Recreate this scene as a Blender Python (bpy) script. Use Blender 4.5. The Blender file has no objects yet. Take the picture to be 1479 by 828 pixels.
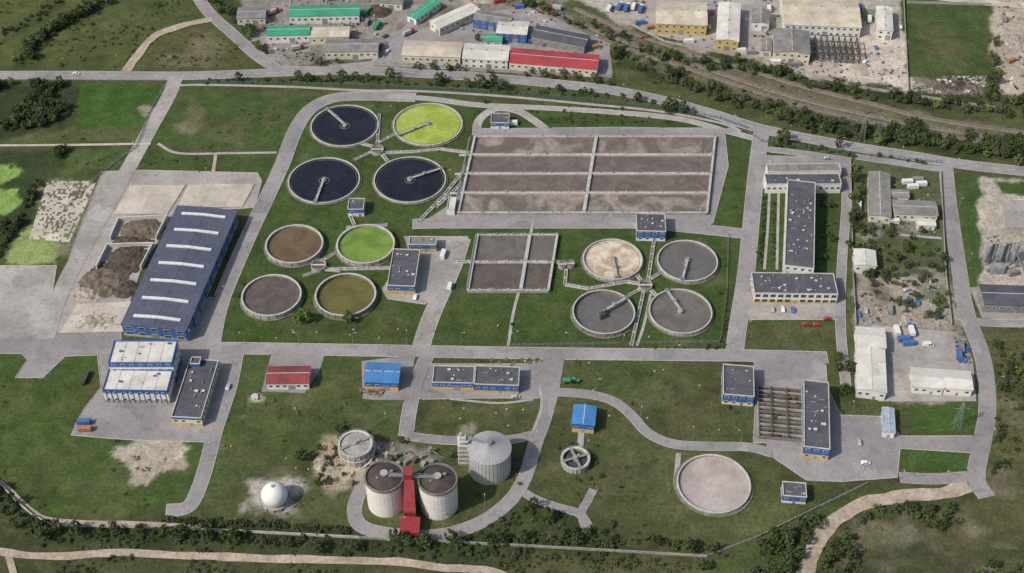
import bpy, math, random
import numpy as np
from mathutils import Vector, noise as mnoise
random.seed(7); np.random.seed(7)
rad=math.radians
# ---------------------------------------------------------------- survey: aerial photogrammetry -> metres on the ground
CX,CY,F,PH,H=739.5,414.0,1962.0,rad(44),500.0
def P(x,y,z=0.0):
    dx=(x-CX)/F; dy=(CY-y)/F
    D=Vector((dx, dy*math.sin(PH)+math.cos(PH), dy*math.cos(PH)-math.sin(PH)))
    t=(H-z)/-D.z
    return Vector((D.x*t, D.y*t, z))
def W(n,x,y,z=0): return (P(x+n,y,z)-P(x,y,z)).length
scene=bpy.context.scene
COL=scene.collection
# ---------------------------------------------------------------- materials
MATS={}
def mat(name,c1,c2=None,scale=0.15,rough=0.85,metal=0.0,bump=0.0,fine=0.25,fscale=1.5,lo=0.35,hi=0.65,spec=0.3,stain=0):
    if name in MATS: return MATS[name]
    m=bpy.data.materials.new(name); m.use_nodes=True
    nt=m.node_tree; N=nt.nodes; L=nt.links; b=N['Principled BSDF']
    b.inputs['Roughness'].default_value=rough; b.inputs['Metallic'].default_value=metal
    b.inputs['Specular IOR Level'].default_value=spec
    if c2 is None: c2=tuple(c*0.75 for c in c1)
    g=N.new('ShaderNodeNewGeometry')
    n1=N.new('ShaderNodeTexNoise'); n1.inputs['Scale'].default_value=scale; n1.inputs['Detail'].default_value=6
    n1.inputs['Roughness'].default_value=0.6
    if bump and spec==.5: n1.inputs['Distortion'].default_value=1.2
    L.new(g.outputs['Position'],n1.inputs['Vector'])
    r=N.new('ShaderNodeMapRange'); r.inputs[1].default_value=lo; r.inputs[2].default_value=hi
    L.new(n1.outputs['Fac'],r.inputs[0])
    mx=N.new('ShaderNodeMix'); mx.data_type='RGBA'
    L.new(r.outputs[0],mx.inputs[0]); mx.inputs[6].default_value=(*c1,1); mx.inputs[7].default_value=(*c2,1)
    n2=N.new('ShaderNodeTexNoise'); n2.inputs['Scale'].default_value=fscale; n2.inputs['Detail'].default_value=3
    L.new(g.outputs['Position'],n2.inputs['Vector'])
    r2=N.new('ShaderNodeMapRange'); r2.inputs[1].default_value=0.3; r2.inputs[2].default_value=0.7
    r2.inputs[3].default_value=1-fine; r2.inputs[4].default_value=1+fine
    L.new(n2.outputs['Fac'],r2.inputs[0])
    ml=N.new('ShaderNodeVectorMath'); ml.operation='SCALE'
    L.new(mx.outputs[2],ml.inputs[0]); L.new(r2.outputs[0],ml.inputs['Scale'])
    out=ml.outputs[0]
    if stain:   # repair patches (cells) and dirt streaks
        v=N.new('ShaderNodeTexVoronoi'); v.inputs['Scale'].default_value=.07; v.distance='CHEBYCHEV'
        L.new(g.outputs['Position'],v.inputs['Vector'])
        sp=N.new('ShaderNodeSeparateColor'); L.new(v.outputs['Color'],sp.inputs[0])
        r3=N.new('ShaderNodeMapRange'); r3.inputs[3].default_value=1-stain; r3.inputs[4].default_value=1+stain*.6
        L.new(sp.outputs[0],r3.inputs[0])
        n3=N.new('ShaderNodeTexNoise'); n3.inputs['Scale'].default_value=.22; n3.inputs['Detail'].default_value=8; n3.inputs['Roughness'].default_value=.75
        L.new(g.outputs['Position'],n3.inputs['Vector'])
        r4=N.new('ShaderNodeMapRange'); r4.inputs[1].default_value=.5; r4.inputs[2].default_value=.68; r4.inputs[3].default_value=1; r4.inputs[4].default_value=1-stain*2
        L.new(n3.outputs['Fac'],r4.inputs[0])
        k=N.new('ShaderNodeMath'); k.operation='MULTIPLY'; L.new(r3.outputs[0],k.inputs[0]); L.new(r4.outputs[0],k.inputs[1])
        m3=N.new('ShaderNodeVectorMath'); m3.operation='SCALE'; L.new(out,m3.inputs[0]); L.new(k.outputs[0],m3.inputs['Scale']); out=m3.outputs[0]
    L.new(out,b.inputs['Base Color'])
    if bump>0:
        bp=N.new('ShaderNodeBump'); bp.inputs['Strength'].default_value=bump; bp.inputs['Distance'].default_value=0.3
        L.new(n2.outputs['Fac'],bp.inputs['Height']); L.new(bp.outputs[0],b.inputs['Normal'])
    MATS[name]=m; return m
ASPH=mat('worn_asphalt',(.315,.292,.288),(.235,.218,.218),.03,.9,fine=.10,fscale=.7,stain=.13)
CONC=mat('concrete_paving',(.385,.358,.33),(.285,.262,.243),.05,.9,fine=.10,fscale=.5,stain=.13)
CONL=mat('pale_concrete',(.54,.48,.41),(.41,.365,.31),.08,.9,fine=.12,stain=.12)
TRACK=mat('dirt_track',(.44,.36,.29),(.30,.25,.19),.12,.95,fine=.2,fscale=.6)
PATH=mat('paved_path',(.38,.36,.33),(.28,.27,.24),.15,.9,fine=.2)
APRON=mat('mossy_gravel',(.20,.20,.15),(.11,.12,.07),.3,.95,fine=.25)
KERB=mat('kerb_concrete',(.46,.45,.42),(.38,.37,.34),.3,.9)
WALLC=mat('tank_concrete',(.38,.365,.34),(.25,.235,.21),.3,.88,fine=.2,fscale=2)
WALLD=mat('stained_concrete',(.24,.22,.19),(.13,.12,.10),.4,.9,fine=.25,fscale=2)
RIM=mat('pale_rim_concrete',(.56,.54,.51),(.42,.40,.37),.3,.8,fine=.12)
STEEL=mat('galvanised_steel',(.45,.46,.47),(.33,.34,.35),.8,.45,.6)
WHITE=mat('white_render',(.70,.69,.66),(.56,.55,.52),.2,.8,fine=.08)
CREAM=mat('cream_render',(.64,.60,.49),(.5,.46,.36),.2,.8,fine=.08)
BLUE=mat('blue_cladding',(.045,.13,.34),(.04,.10,.27),.2,.5,fine=.1)
LBLUE=mat('blue_sheet_roof',(.07,.22,.48),(.06,.17,.38),.2,.45,fine=.12)
YEL=mat('ochre_render',(.55,.40,.16),(.45,.32,.12),.2,.8,fine=.08)
DROOF=mat('bitumen_roof',(.078,.080,.098),(.11,.11,.125),.1,.75,fine=.18,stain=.15)
HROOF=mat('hall_sheet_roof',(.075,.085,.125),(.10,.11,.15),.05,.55,fine=.12,fscale=.5,stain=.08)
GROOF=mat('grey_fibre_roof',(.26,.25,.235),(.18,.175,.165),.15,.85,fine=.2,stain=.14)
WROOF=mat('white_sheet_roof',(.66,.64,.59),(.52,.49,.44),.1,.6,fine=.1,stain=.09)
CROOF=mat('cream_sheet_roof',(.60,.54,.43),(.45,.39,.30),.1,.7,fine=.15,stain=.12)
RROOF=mat('red_sheet_roof',(.27,.06,.06),(.20,.05,.05),.15,.6,fine=.15,stain=.1)
RRED=mat('bright_red_roof',(.42,.065,.075),(.31,.055,.06),.1,.6,fine=.12,stain=.1)
GREENR=mat('green_sheet_roof',(.06,.34,.20),(.05,.26,.15),.1,.6,fine=.12,stain=.1)
GLASS=mat('window_glass',(.03,.04,.055),(.02,.025,.035),.5,.12,spec=.6)
SKYL=mat('skylight_panel',(.66,.68,.68),(.54,.56,.56),.3,.35)
RED=mat('oxide_red_cladding',(.30,.035,.04),(.23,.03,.033),.3,.6)
DARKM=mat('dark_metal',(.05,.05,.052),(.075,.075,.072),.5,.6)
HEAP=mat('compost_heap',(.10,.08,.065),(.055,.044,.036),.3,.95,bump=.5,fine=.35)
HEAPB=mat('sludge_heap',(.18,.145,.11),(.10,.08,.06),.25,.95,bump=.5,fine=.35)
HEAPL=mat('rubble_heap',(.40,.35,.29),(.26,.22,.18),.25,.95,bump=.5,fine=.3)
TEAL=mat('green_fence_paint',(.10,.22,.20),(.08,.17,.16),.5,.6)
BARK=mat('bark',(.10,.075,.05),(.06,.045,.03),1,.95)
RUBBER=mat('rubber',(.02,.02,.02),None,1,.9)
BALL=mat('railway_ballast',(.21,.185,.15),(.14,.12,.10),.2,.95,fine=.25)
RUST=mat('rusty_steel',(.16,.09,.06),(.1,.07,.05),.5,.7)
PAINT=mat('road_paint',(.65,.65,.62),(.45,.45,.43),.5,.7)
def water(name,c1,c2,scale=.1,rough=.12,fine=.15,fs=.8,lo=.4,hi=.6): return mat(name,c1,c2,scale,rough,0,.06,fine,fs,lo,hi,spec=.5)
W_DARK=water('dark_water',(.012,.013,.019),(.020,.020,.027),.08)
W_LIME=water('algae_water',(.26,.33,.04),(.37,.43,.09),.07,.35)
W_GREEN=water('green_water',(.12,.20,.03),(.19,.28,.05),.06,.35)
W_BROWN=water('brown_water',(.15,.105,.055),(.11,.075,.04),.1,.3)
W_SLUD=water('sludge_water',(.088,.070,.058),(.12,.097,.08),.12,.5)
W_OLIVE=water('olive_water',(.135,.125,.035),(.105,.095,.028),.1,.3)
W_FOAM=water('scum_foam',(.60,.53,.43),(.38,.28,.18),.08,.8,.12,.5)
W_GREY=water('grey_water',(.155,.14,.12),(.115,.10,.088),.06,.4)
W_GREY2=water('settling_water',(.115,.108,.10),(.14,.13,.12),.08,.35)
W_AER=water('aerated_sludge',(.16,.128,.110),(.115,.09,.077),.09,.6,.14,.6)
W_FROTH=water('frothing_sludge',(.30,.25,.21),(.13,.103,.088),.05,.7,.15,.5,.38,.56)
DRYT=mat('dry_sludge_bed',(.44,.385,.36),(.30,.255,.24),.06,.9,fine=.08,fscale=.5)
MEMB=mat('white_membrane',(.74,.74,.71),(.62,.61,.58),.15,.5,fine=.06)
def leafmat(name,c1,c2):
    m=bpy.data.materials.new(name); m.use_nodes=True; nt=m.node_tree; N=nt.nodes; L=nt.links; b=N['Principled BSDF']
    b.inputs['Roughness'].default_value=.75; b.inputs['Specular IOR Level'].default_value=.2
    g=N.new('ShaderNodeNewGeometry'); o=N.new('ShaderNodeObjectInfo')
    ad=N.new('ShaderNodeMath'); ad.operation='ADD'; L.new(g.outputs['Random Per Island'],ad.inputs[0]); L.new(o.outputs['Random'],ad.inputs[1])
    hv=N.new('ShaderNodeMath'); hv.operation='MULTIPLY'; hv.inputs[1].default_value=.5; L.new(ad.outputs[0],hv.inputs[0])
    mx=N.new('ShaderNodeMix'); mx.data_type='RGBA'; L.new(hv.outputs[0],mx.inputs[0])
    mx.inputs[6].default_value=(*c1,1); mx.inputs[7].default_value=(*c2,1)
    L.new(mx.outputs[2],b.inputs['Base Color']); MATS[name]=m; return m
LEAF=leafmat('foliage',(.024,.042,.015),(.085,.112,.036))
LEAFL=leafmat('bright_foliage',(.07,.11,.025),(.15,.19,.06))
LEAFG=leafmat('greyish_foliage',(.05,.066,.036),(.115,.13,.07))
STRAW=leafmat('dry_grass',(.07,.075,.03),(.15,.135,.07))
# ---------------------------------------------------------------- mesh builder
class MB:
    def __init__(s): s.v=[];s.f=[];s.m=[]
    def poly(s,pts,mi=0):
        n=len(s.v); s.v+= [tuple(p) for p in pts]; s.f.append(tuple(range(n,n+len(pts)))); s.m.append(mi)
    def hexa(s,b,t,mi=0):
        n=len(s.v); s.v+=[tuple(p) for p in b]+[tuple(p) for p in t]; k=len(b)
        s.f.append(tuple(range(n+k-1,n-1,-1))); s.m.append(mi)
        s.f.append(tuple(range(n+k,n+2*k))); s.m.append(mi)
        for i in range(k):
            j=(i+1)%k; s.f.append((n+i,n+j,n+k+j,n+k+i)); s.m.append(mi)
    def prism(s,pts,z0,z1,mi=0):
        s.hexa([(p[0],p[1],z0) for p in pts],[(p[0],p[1],z1) for p in pts],mi)
    def cbox(s,c,sx,sy,z0,z1,ang=0,mi=0):
        u=Vector((math.cos(ang),math.sin(ang),0)); v=Vector((-u.y,u.x,0)); c=Vector((c[0],c[1],0))
        s.prism([c-u*sx/2-v*sy/2,c+u*sx/2-v*sy/2,c+u*sx/2+v*sy/2,c-u*sx/2+v*sy/2],z0,z1,mi)
    def beam(s,a,b,w,h,mi=0):
        a=Vector(a);b=Vector(b);d=(b-a)
        if d.length<1e-4: return
        d.normalize(); up=Vector((0,0,1)) if abs(d.z)<.95 else Vector((1,0,0))
        r=d.cross(up).normalized(); u=r.cross(d).normalized()
        q=lambda p:[p-r*w/2-u*h/2,p+r*w/2-u*h/2,p+r*w/2+u*h/2,p-r*w/2+u*h/2]
        s.hexa(q(a),q(b),mi)
    def cyl(s,c,z0,z1,r,n=24,r2=None,mi=0):
        r2=r if r2 is None else r2
        ca=[(math.cos(2*math.pi*i/n),math.sin(2*math.pi*i/n)) for i in range(n)]
        s.hexa([(c[0]+r*x,c[1]+r*y,z0) for x,y in ca],[(c[0]+r2*x,c[1]+r2*y,z1) for x,y in ca],mi)
    def ring(s,c,z0,z1,ro,ri,n=64,mi=0):
        k=len(s.v)
        for i in range(n):
            a=2*math.pi*i/n; x,y=math.cos(a),math.sin(a)
            s.v+=[(c[0]+ro*x,c[1]+ro*y,z0),(c[0]+ro*x,c[1]+ro*y,z1),(c[0]+ri*x,c[1]+ri*y,z1),(c[0]+ri*x,c[1]+ri*y,z0)]
        for i in range(n):
            a=k+4*i; b=k+4*((i+1)%n)
            s.f+=[(a,b,b+1,a+1),(a+1,b+1,b+2,a+2),(a+2,b+2,b+3,a+3)]; s.m+=[mi]*3
    def disc(s,c,z,r,n=64,mi=0): s.poly([(c[0]+r*math.cos(2*math.pi*i/n),c[1]+r*math.sin(2*math.pi*i/n),z) for i in range(n)],mi)
    def rail(s,a,b,h=1.1,sp=3.0,t=.07,mi=0):
        a=Vector(a);b=Vector(b);L=(b-a).length; n=max(1,int(L/sp))
        s.beam(a+Vector((0,0,h)),b+Vector((0,0,h)),t,t,mi); s.beam(a+Vector((0,0,h*.5)),b+Vector((0,0,h*.5)),t*.7,t*.7,mi)
        for i in range(n+1):
            p=a.lerp(b,i/n); s.beam(p,p+Vector((0,0,h)),t,t,mi)
    def obj(s,name,mats,parent=None,loc=None,smooth=False):
        if not isinstance(mats,(list,tuple)): mats=[mats]
        loc=Vector(loc) if loc is not None else (parent.location.copy() if parent else Vector((0,0,0)))
        me=bpy.data.meshes.new(name)
        V=[(x-loc.x,y-loc.y,z-loc.z) for x,y,z in s.v]
        me.from_pydata(V,[],s.f); 
        for m in mats: me.materials.append(m)
        me.polygons.foreach_set('material_index',s.m)
        if smooth: me.polygons.foreach_set('use_smooth',[True]*len(s.f))
        me.update()
        o=bpy.data.objects.new(name,me); COL.objects.link(o)
        if parent: o.parent=parent
        else: o.location=loc
        return o
def group(name,loc):
    e=bpy.data.objects.new(name,None); e.empty_display_size=1; e.location=Vector((loc[0],loc[1],0)); COL.objects.link(e); return e
# ---------------------------------------------------------------- ground sheet
def inpoly(X,Y,poly):
    ins=np.zeros(X.shape,bool); n=len(poly); j=n-1
    for i in range(n):
        xi,yi=poly[i];xj,yj=poly[j]
        if yi!=yj:
            ins^=((yi>Y)!=(yj>Y))&(X<(xj-xi)*(Y-yi)/(yj-yi)+xi)
        j=i
    return ins
def segdist(X,Y,poly,closed=True):
    d=np.full(X.shape,1e9); n=len(poly)
    for i in range(n if closed else n-1):
        a=poly[i];b=poly[(i+1)%n]; dx,dy=b[0]-a[0],b[1]-a[1]; l=dx*dx+dy*dy+1e-9
        t=np.clip(((X-a[0])*dx+(Y-a[1])*dy)/l,0,1)
        d=np.minimum(d,np.hypot(X-a[0]-t*dx,Y-a[1]-t*dy))
    return d
def w2(pts): return [tuple(P(x,y)[:2]) for x,y in pts]
ROUGH=(.068,.078,.032);LAWN=(.060,.080,.026);LUSH=(.050,.084,.022);DRY=(.125,.115,.058);DARK=(.034,.047,.020)
SOIL=(.22,.18,.13);SAND=(.42,.36,.29);DIRT=(.27,.24,.21);YARD=(.36,.325,.29);WET=(.19,.29,.08);OLIVE=(.085,.086,.038)
G=[] # (poly,color,soft m,warp m,alpha)
def reg(pts,c,soft=3,warp=3,a=1.0): G.append(('p',w2(pts),c,soft,warp,a))
def stroke(pts,wm,c,soft=2,warp=2,a=1.0): G.append(('s',w2(pts),c,soft,warp,a,wm))
def blob(x,y,r,c,a=1.0,asp=1.0): G.append(('p',w2([(x+r*math.cos(t)*1.0,y+r*.65*asp*math.sin(t)) for t in np.linspace(0,2*math.pi,11)[:-1]]),c,max(1.0,r*.2),r*.22,a))
def mottle(pts,n,r0,r1,cols,a0=.12,a1=.38):
    poly=w2(pts);px=[p[0] for p in pts];py=[p[1] for p in pts];k=0
    while k<n:
        x,y=random.uniform(min(px),max(px)),random.uniform(min(py),max(py));q=P(x,y)
        if inpoly(np.array([q.x]),np.array([q.y]),poly)[0]: blob(x,y,random.uniform(r0,r1),random.choice(cols),random.uniform(a0,a1),random.uniform(.5,1.1));k+=1
reg([(-60,-40),(290,-40),(395,98),(-60,100)],(.070,.086,.030))
reg([(0,0),(60,-20),(150,0),(90,60),(30,95),(0,90)],(.085,.098,.034),6,6,.7)
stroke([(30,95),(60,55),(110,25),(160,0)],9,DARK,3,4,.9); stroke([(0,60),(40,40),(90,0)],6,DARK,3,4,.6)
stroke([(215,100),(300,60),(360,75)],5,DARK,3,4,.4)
mottle([(0,0),(280,0),(380,98),(0,100)],24,8,26,[DARK,DRY,OLIVE,LUSH])
reg([(210,75),(250,45),(300,38),(365,95),(215,100)],OLIVE,3,4,.9); blob(250,88,25,SOIL,.3); blob(290,75,30,SOIL,.35)
reg([(-60,118),(118,122),(112,165),(90,190),(-60,212)],(.036,.048,.022),4,5)
reg([(113,122),(237,122),(228,150),(205,182),(112,186)],(.045,.092,.020),2,2)
reg([(110,186),(215,180),(205,206),(0,207),(60,190)],(.078,.094,.036),3,3)
reg([(250,124),(478,140),(430,180),(405,220),(222,208),(240,150)],(.055,.084,.027),2,2)
blob(285,170,26,DRY,.8); blob(270,185,16,SOIL,.6); blob(330,195,30,DRY,.35); blob(400,170,20,DRY,.3); blob(215,160,12,SAND,.6)
mottle([(250,128),(470,140),(400,218),(230,205)],16,6,20,[DARK,DRY,LUSH,OLIVE])
reg([(212,212),(250,226),(400,226),(385,256),(205,250)],(.052,.082,.026),2,2)
reg([(-60,215),(100,215),(75,250),(40,300),(0,370),(-60,390)],(.036,.052,.022),4,5)
reg([(95,216),(198,214),(170,248),(85,254)],(.062,.09,.03),2,2)
reg([(-30,236),(16,240),(30,250),(0,264),(-30,262)],WET,2,3); reg([(-30,274),(30,270),(34,288),(8,314),(-30,316)],WET,2,3)
reg([(60,262),(142,260),(100,372),(35,352)],(.17,.17,.10),3,4,.8)
reg([(-10,385),(20,330),(55,275),(20,300),(-50,380)],DARK,2,4,.8); reg([(36,325),(80,330),(84,381),(8,382),(22,350)],(.22,.27,.10),2,3)
# inside plant
reg([(430,150),(480,142),(700,150),(1092,192),(1062,500),(318,500),(345,400),(410,240)],(.050,.078,.023),2,2)
for x,y,r in [(520,300,25),(650,240,18),(620,210,14),(560,215,15),(430,310,18),(600,380,12),(450,480,30),(560,470,30),(1040,240,12),(1060,350,14),(850,350,18),(660,440,25),(700,470,30),(990,500,20),(800,455,24),(1035,400,16)]: blob(x,y,r,DRY,.25)
for x,y,r in [(670,455,28),(770,450,24),(480,315,22),(370,470,25),(820,345,22),(935,465,12),(620,235,14)]: blob(x,y,r,LUSH,.6)
mottle([(330,440),(600,440),(600,495),(320,498)],18,6,20,[DARK,DRY,LUSH,OLIVE]);mottle([(630,420),(1050,430),(1050,500),(625,498)],26,6,20,[DARK,DRY,LUSH,OLIVE])
mottle([(430,150),(680,150),(660,300),(400,300)],30,5,14,[DARK,DRY,OLIVE,SOIL]);mottle([(800,330),(1060,340),(1055,490),(800,490)],26,5,14,[DARK,DRY,OLIVE])
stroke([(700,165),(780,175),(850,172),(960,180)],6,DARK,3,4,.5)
# lower lawns
reg([(-60,505),(20,505),(40,545),(70,545),(100,505),(150,505),(105,600),(110,625),(300,630),(280,700),(240,735),(60,748),(20,700),(-60,640)],(.052,.084,.023),2,2)
reg([(360,505),(600,510),(580,630),(470,640),(290,720),(320,600)],(.060,.084,.028),2,2)
for x,y,r in [(500,540,30),(460,570,40),(400,600,30),(540,600,35),(350,660,26),(20,580,35),(90,580,25),(60,680,45),(150,710,50),(690,600,50),(720,590,24),(640,600,22),(960,560,60),(860,620,30),(930,690,50),(1000,600,30),(880,700,30),(780,690,22),(100,640,40),(1140,490,30),(1270,490,18)]: blob(x,y,r,DRY,.25)
for x,y,r in [(100,530,30),(40,640,50),(330,580,22),(420,520,24),(480,530,20),(150,660,50),(300,705,25),(900,540,50),(670,610,35),(880,650,28),(700,700,36),(800,715,28),(1085,680,14)]: blob(x,y,r,LUSH,.5)
mottle([(0,510),(110,560),(110,630),(280,640),(260,730),(60,740),(0,680)],36,6,26,[DARK,DRY,LUSH,OLIVE])
mottle([(350,515),(590,515),(560,640),(470,740),(290,740),(330,600)],44,5,22,[DARK,DRY,OLIVE,SOIL])
mottle([(815,520),(1040,520),(1085,640),(1100,700),(980,770),(770,760),(790,600)],60,6,26,[DARK,DRY,LUSH,OLIVE])
mottle([(595,580),(785,580),(780,625),(600,625)],16,5,16,[DARK,DRY,OLIVE])
reg([(168,652),(190,640),(250,636),(272,650),(250,672),(218,698),(196,694),(188,672)],(.40,.35,.29),2,5)
blob(215,668,38,SOIL,.35)
blob(398,724,43,(.36,.33,.30),1,1.1); blob(398,724,24,(.28,.25,.22),1,1.0)
blob(368,577,11,SAND,.8); blob(500,668,40,(.42,.35,.27),.95,1.3); blob(485,655,22,(.40,.27,.16),.8); blob(545,655,22,(.36,.31,.26),.8); blob(478,690,26,SOIL,.5)
blob(600,655,26,(.28,.25,.21),.7); blob(672,625,14,SAND,.6); blob(760,575,15,SAND,.4)
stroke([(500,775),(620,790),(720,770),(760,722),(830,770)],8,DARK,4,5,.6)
reg([(690,770),(760,722),(850,742),(870,775)],(.042,.058,.022),4,5,.6)
# outside south
reg([(-80,690),(60,760),(520,778),(1020,806),(1250,700),(1500,690),(1500,900),(-80,900)],(.060,.068,.030),3,3)
mottle([(0,760),(520,785),(1020,815),(1020,845),(0,845)],50,6,30,[DARK,DRY,OLIVE,LUSH],.2,.5)
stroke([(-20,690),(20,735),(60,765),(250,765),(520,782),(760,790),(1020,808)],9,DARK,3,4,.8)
stroke([(0,780),(200,785),(500,798),(900,815)],8,DARK,4,6,.5); stroke([(750,820),(1000,815),(1150,790)],12,OLIVE,6,6,.9)
reg([(1000,830),(1160,740),(1240,705),(1380,705),(1250,725),(1190,780),(1160,830)],(.06,.084,.028),3,4)
blob(1330,790,70,(.05,.052,.03),.8); blob(1290,765,40,(.15,.14,.10),.6); blob(1400,770,50,(.12,.11,.06),.5); blob(1450,740,40,(.10,.095,.045),.7)
mottle([(1190,800),(1250,730),(1479,730),(1479,840),(1180,840)],40,6,26,[DARK,DRY,OLIVE,SOIL],.2,.5)
reg([(1300,640),(1400,640),(1395,688),(1300,686)],(.05,.086,.024),1,1); reg([(1320,585),(1410,583),(1408,622),(1315,624)],(.05,.088,.022),1,1)
reg([(1430,470),(1500,470),(1500,700),(1420,660),(1432,560)],(.085,.085,.038),3,5); blob(1460,590,22,SOIL,.3); blob(1455,540,22,DARK,.5); blob(1450,700,25,SOIL,.4)
# industrial yards
reg([(300,-40),(880,-40),(800,15),(868,75),(880,110),(560,98),(420,98),(380,85)],(.235,.215,.195),3,4)
reg([(300,-10),(345,-10),(352,40),(380,80),(350,60)],(.05,.075,.027),2,4); stroke([(420,95),(560,85),(640,100),(720,108)],6,DARK,2,4,.7)
reg([(730,-40),(1310,-40),(1312,138),(1230,128),(1110,92),(1000,65),(900,30)],YARD,3,4)
mottle([(900,0),(1300,0),(1305,125),(1110,85)],30,5,20,[DIRT,SAND,OLIVE,SOIL],.3,.7);mottle([(350,0),(860,0),(870,90),(400,90)],40,5,18,[DIRT,SAND,OLIVE,DARK],.3,.6)
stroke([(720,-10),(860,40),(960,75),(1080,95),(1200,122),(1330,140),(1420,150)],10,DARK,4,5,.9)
reg([(1225,40),(1310,40),(1312,130),(1200,110)],(.46,.40,.34),3,6)
blob(1000,70,22,(.40,.36,.31),.6); blob(1180,100,28,(.42,.36,.31),.7); blob(900,40,18,(.3,.25,.2),.7)
reg([(1303,-30),(1432,-30),(1428,110),(1310,110)],(.055,.08,.028),2,3); blob(1360,70,36,OLIVE,.6)
reg([(1430,-30),(1520,-30),(1520,150),(1436,130)],(.38,.325,.26),2,3); reg([(1310,112),(1425,112),(1420,138),(1315,135)],(.17,.15,.12),2,4)
mottle([(1310,5),(1425,5),(1425,105),(1312,105)],14,6,20,[DARK,DRY,OLIVE])
stroke([(700,-30),(830,35),(960,85),(1080,122),(1180,152),(1300,178),(1400,195),(1520,210)],26,(.13,.122,.075),4,5,.85)
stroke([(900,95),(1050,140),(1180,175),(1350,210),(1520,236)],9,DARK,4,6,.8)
# east yard
reg([(1222,230),(1362,238),(1378,330),(1400,470),(1412,580),(1240,580),(1228,400)],(.085,.098,.048),3,4)
reg([(1240,400),(1300,395),(1370,400),(1385,470),(1400,575),(1290,578),(1240,530),(1232,460)],(.28,.25,.21),3,5)
blob(1255,340,20,DIRT,.8); blob(1320,325,26,DIRT,.6); blob(1335,355,20,LUSH,.6); blob(1310,430,32,(.36,.31,.26),.8); blob(1350,420,22,LUSH,.5); blob(1330,520,30,(.36,.33,.29),.8);blob(1270,425,16,OLIVE,.6)
reg([(1412,255),(1500,262),(1500,470),(1425,462),(1412,380)],(.38,.34,.28),2,3); reg([(1387,256),(1412,256),(1418,450),(1395,455)],(.05,.082,.025),1.5,2)
reg([(1438,262),(1500,262),(1500,285),(1445,280)],LUSH,1.5,2)
reg([(1100,215),(1225,225),(1215,470),(1085,465),(1090,300)],(.052,.08,.026),1.5,2)
xs=list(np.arange(-400,400.1,1.6)); ys=list(np.arange(300,880.1,1.6))
def ext(a,lo,hi):
    st=3.0;v=a[0];L=[]
    while v>lo: v-=st; st*=1.25; L.append(v)
    st=3.0;v=a[-1];R=[]
    while v<hi: v+=st; st*=1.25; R.append(v)
    return np.array(L[::-1]+a+R)
xs=ext(xs,-6000,6000); ys=ext(ys,-3000,9000)
X,Y=np.meshgrid(xs,ys); nx,ny=len(xs),len(ys)
rng=np.random.RandomState(3)
def snoise(X,Y,sc,oc=5):
    o=np.zeros(X.shape)
    for k in range(oc):
        for _ in range(4):
            a=rng.uniform(0,6.28); f=(2**k)/sc*rng.uniform(.7,1.3)
            o+=np.sin((X*math.cos(a)+Y*math.sin(a))*6.28*f+rng.uniform(0,6.28)+1.3*np.sin((X*math.sin(a)-Y*math.cos(a))*4*f))*(.62**k)/4
    return o
WX,WY=snoise(X,Y,40),snoise(X,Y,40)
C=np.zeros(X.shape+(3,)); C[:]=ROUGH
mm=snoise(X,Y,120)[...,None]; C=C*(1+.25*mm)
for g in G:
    k,poly,c,soft,warp,a=g[:6]; pad=soft+warp*2+(g[6] if k=='s' else 0)+4
    px=[p[0] for p in poly];py=[p[1] for p in poly]
    ix=np.where((xs>min(px)-pad)&(xs<max(px)+pad))[0]; iy=np.where((ys>min(py)-pad)&(ys<max(py)+pad))[0]
    if len(ix)==0 or len(iy)==0: continue
    sl=(slice(iy[0],iy[-1]+1),slice(ix[0],ix[-1]+1))
    x=X[sl]+WX[sl]*warp; y=Y[sl]+WY[sl]*warp
    if k=='p':
        d=segdist(x,y,poly); sd=np.where(inpoly(x,y,poly),d,-d)
    else: sd=g[6]/2-segdist(x,y,poly,False)
    w=np.clip(sd/soft+.5,0,1)*a
    C[sl]=C[sl]*(1-w[...,None])+np.array(c)*w[...,None]
me=bpy.data.meshes.new('ground')
V=np.stack([X,Y,np.zeros(X.shape)],-1).reshape(-1,3)
I=(np.arange(ny-1)[:,None]*nx+np.arange(nx-1)[None,:]).reshape(-1)
FQ=np.stack([I,I+1,I+nx+1,I+nx],-1)
me.vertices.add(len(V)); me.vertices.foreach_set('co',V.ravel())
me.loops.add(FQ.size); me.loops.foreach_set('vertex_index',FQ.ravel().astype(np.int32))
me.polygons.add(len(FQ)); me.polygons.foreach_set('loop_start',(np.arange(len(FQ))*4).astype(np.int32))
me.update(); me.validate()
at=me.color_attributes.new('surface_tone','FLOAT_COLOR','POINT')
at.data.foreach_set('color',np.concatenate([np.clip(C,0,1),np.ones(X.shape+(1,))],-1).reshape(-1).astype(np.float32))
gm=bpy.data.materials.new('ground_vegetation'); gm.use_nodes=True; nt=gm.node_tree;N=nt.nodes;L=nt.links;b=N['Principled BSDF']
b.inputs['Roughness'].default_value=.95; b.inputs['Specular IOR Level'].default_value=.1
A=N.new('ShaderNodeAttribute'); A.attribute_name='surface_tone'; g=N.new('ShaderNodeNewGeometry')
cur=A.outputs['Color']
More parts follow.
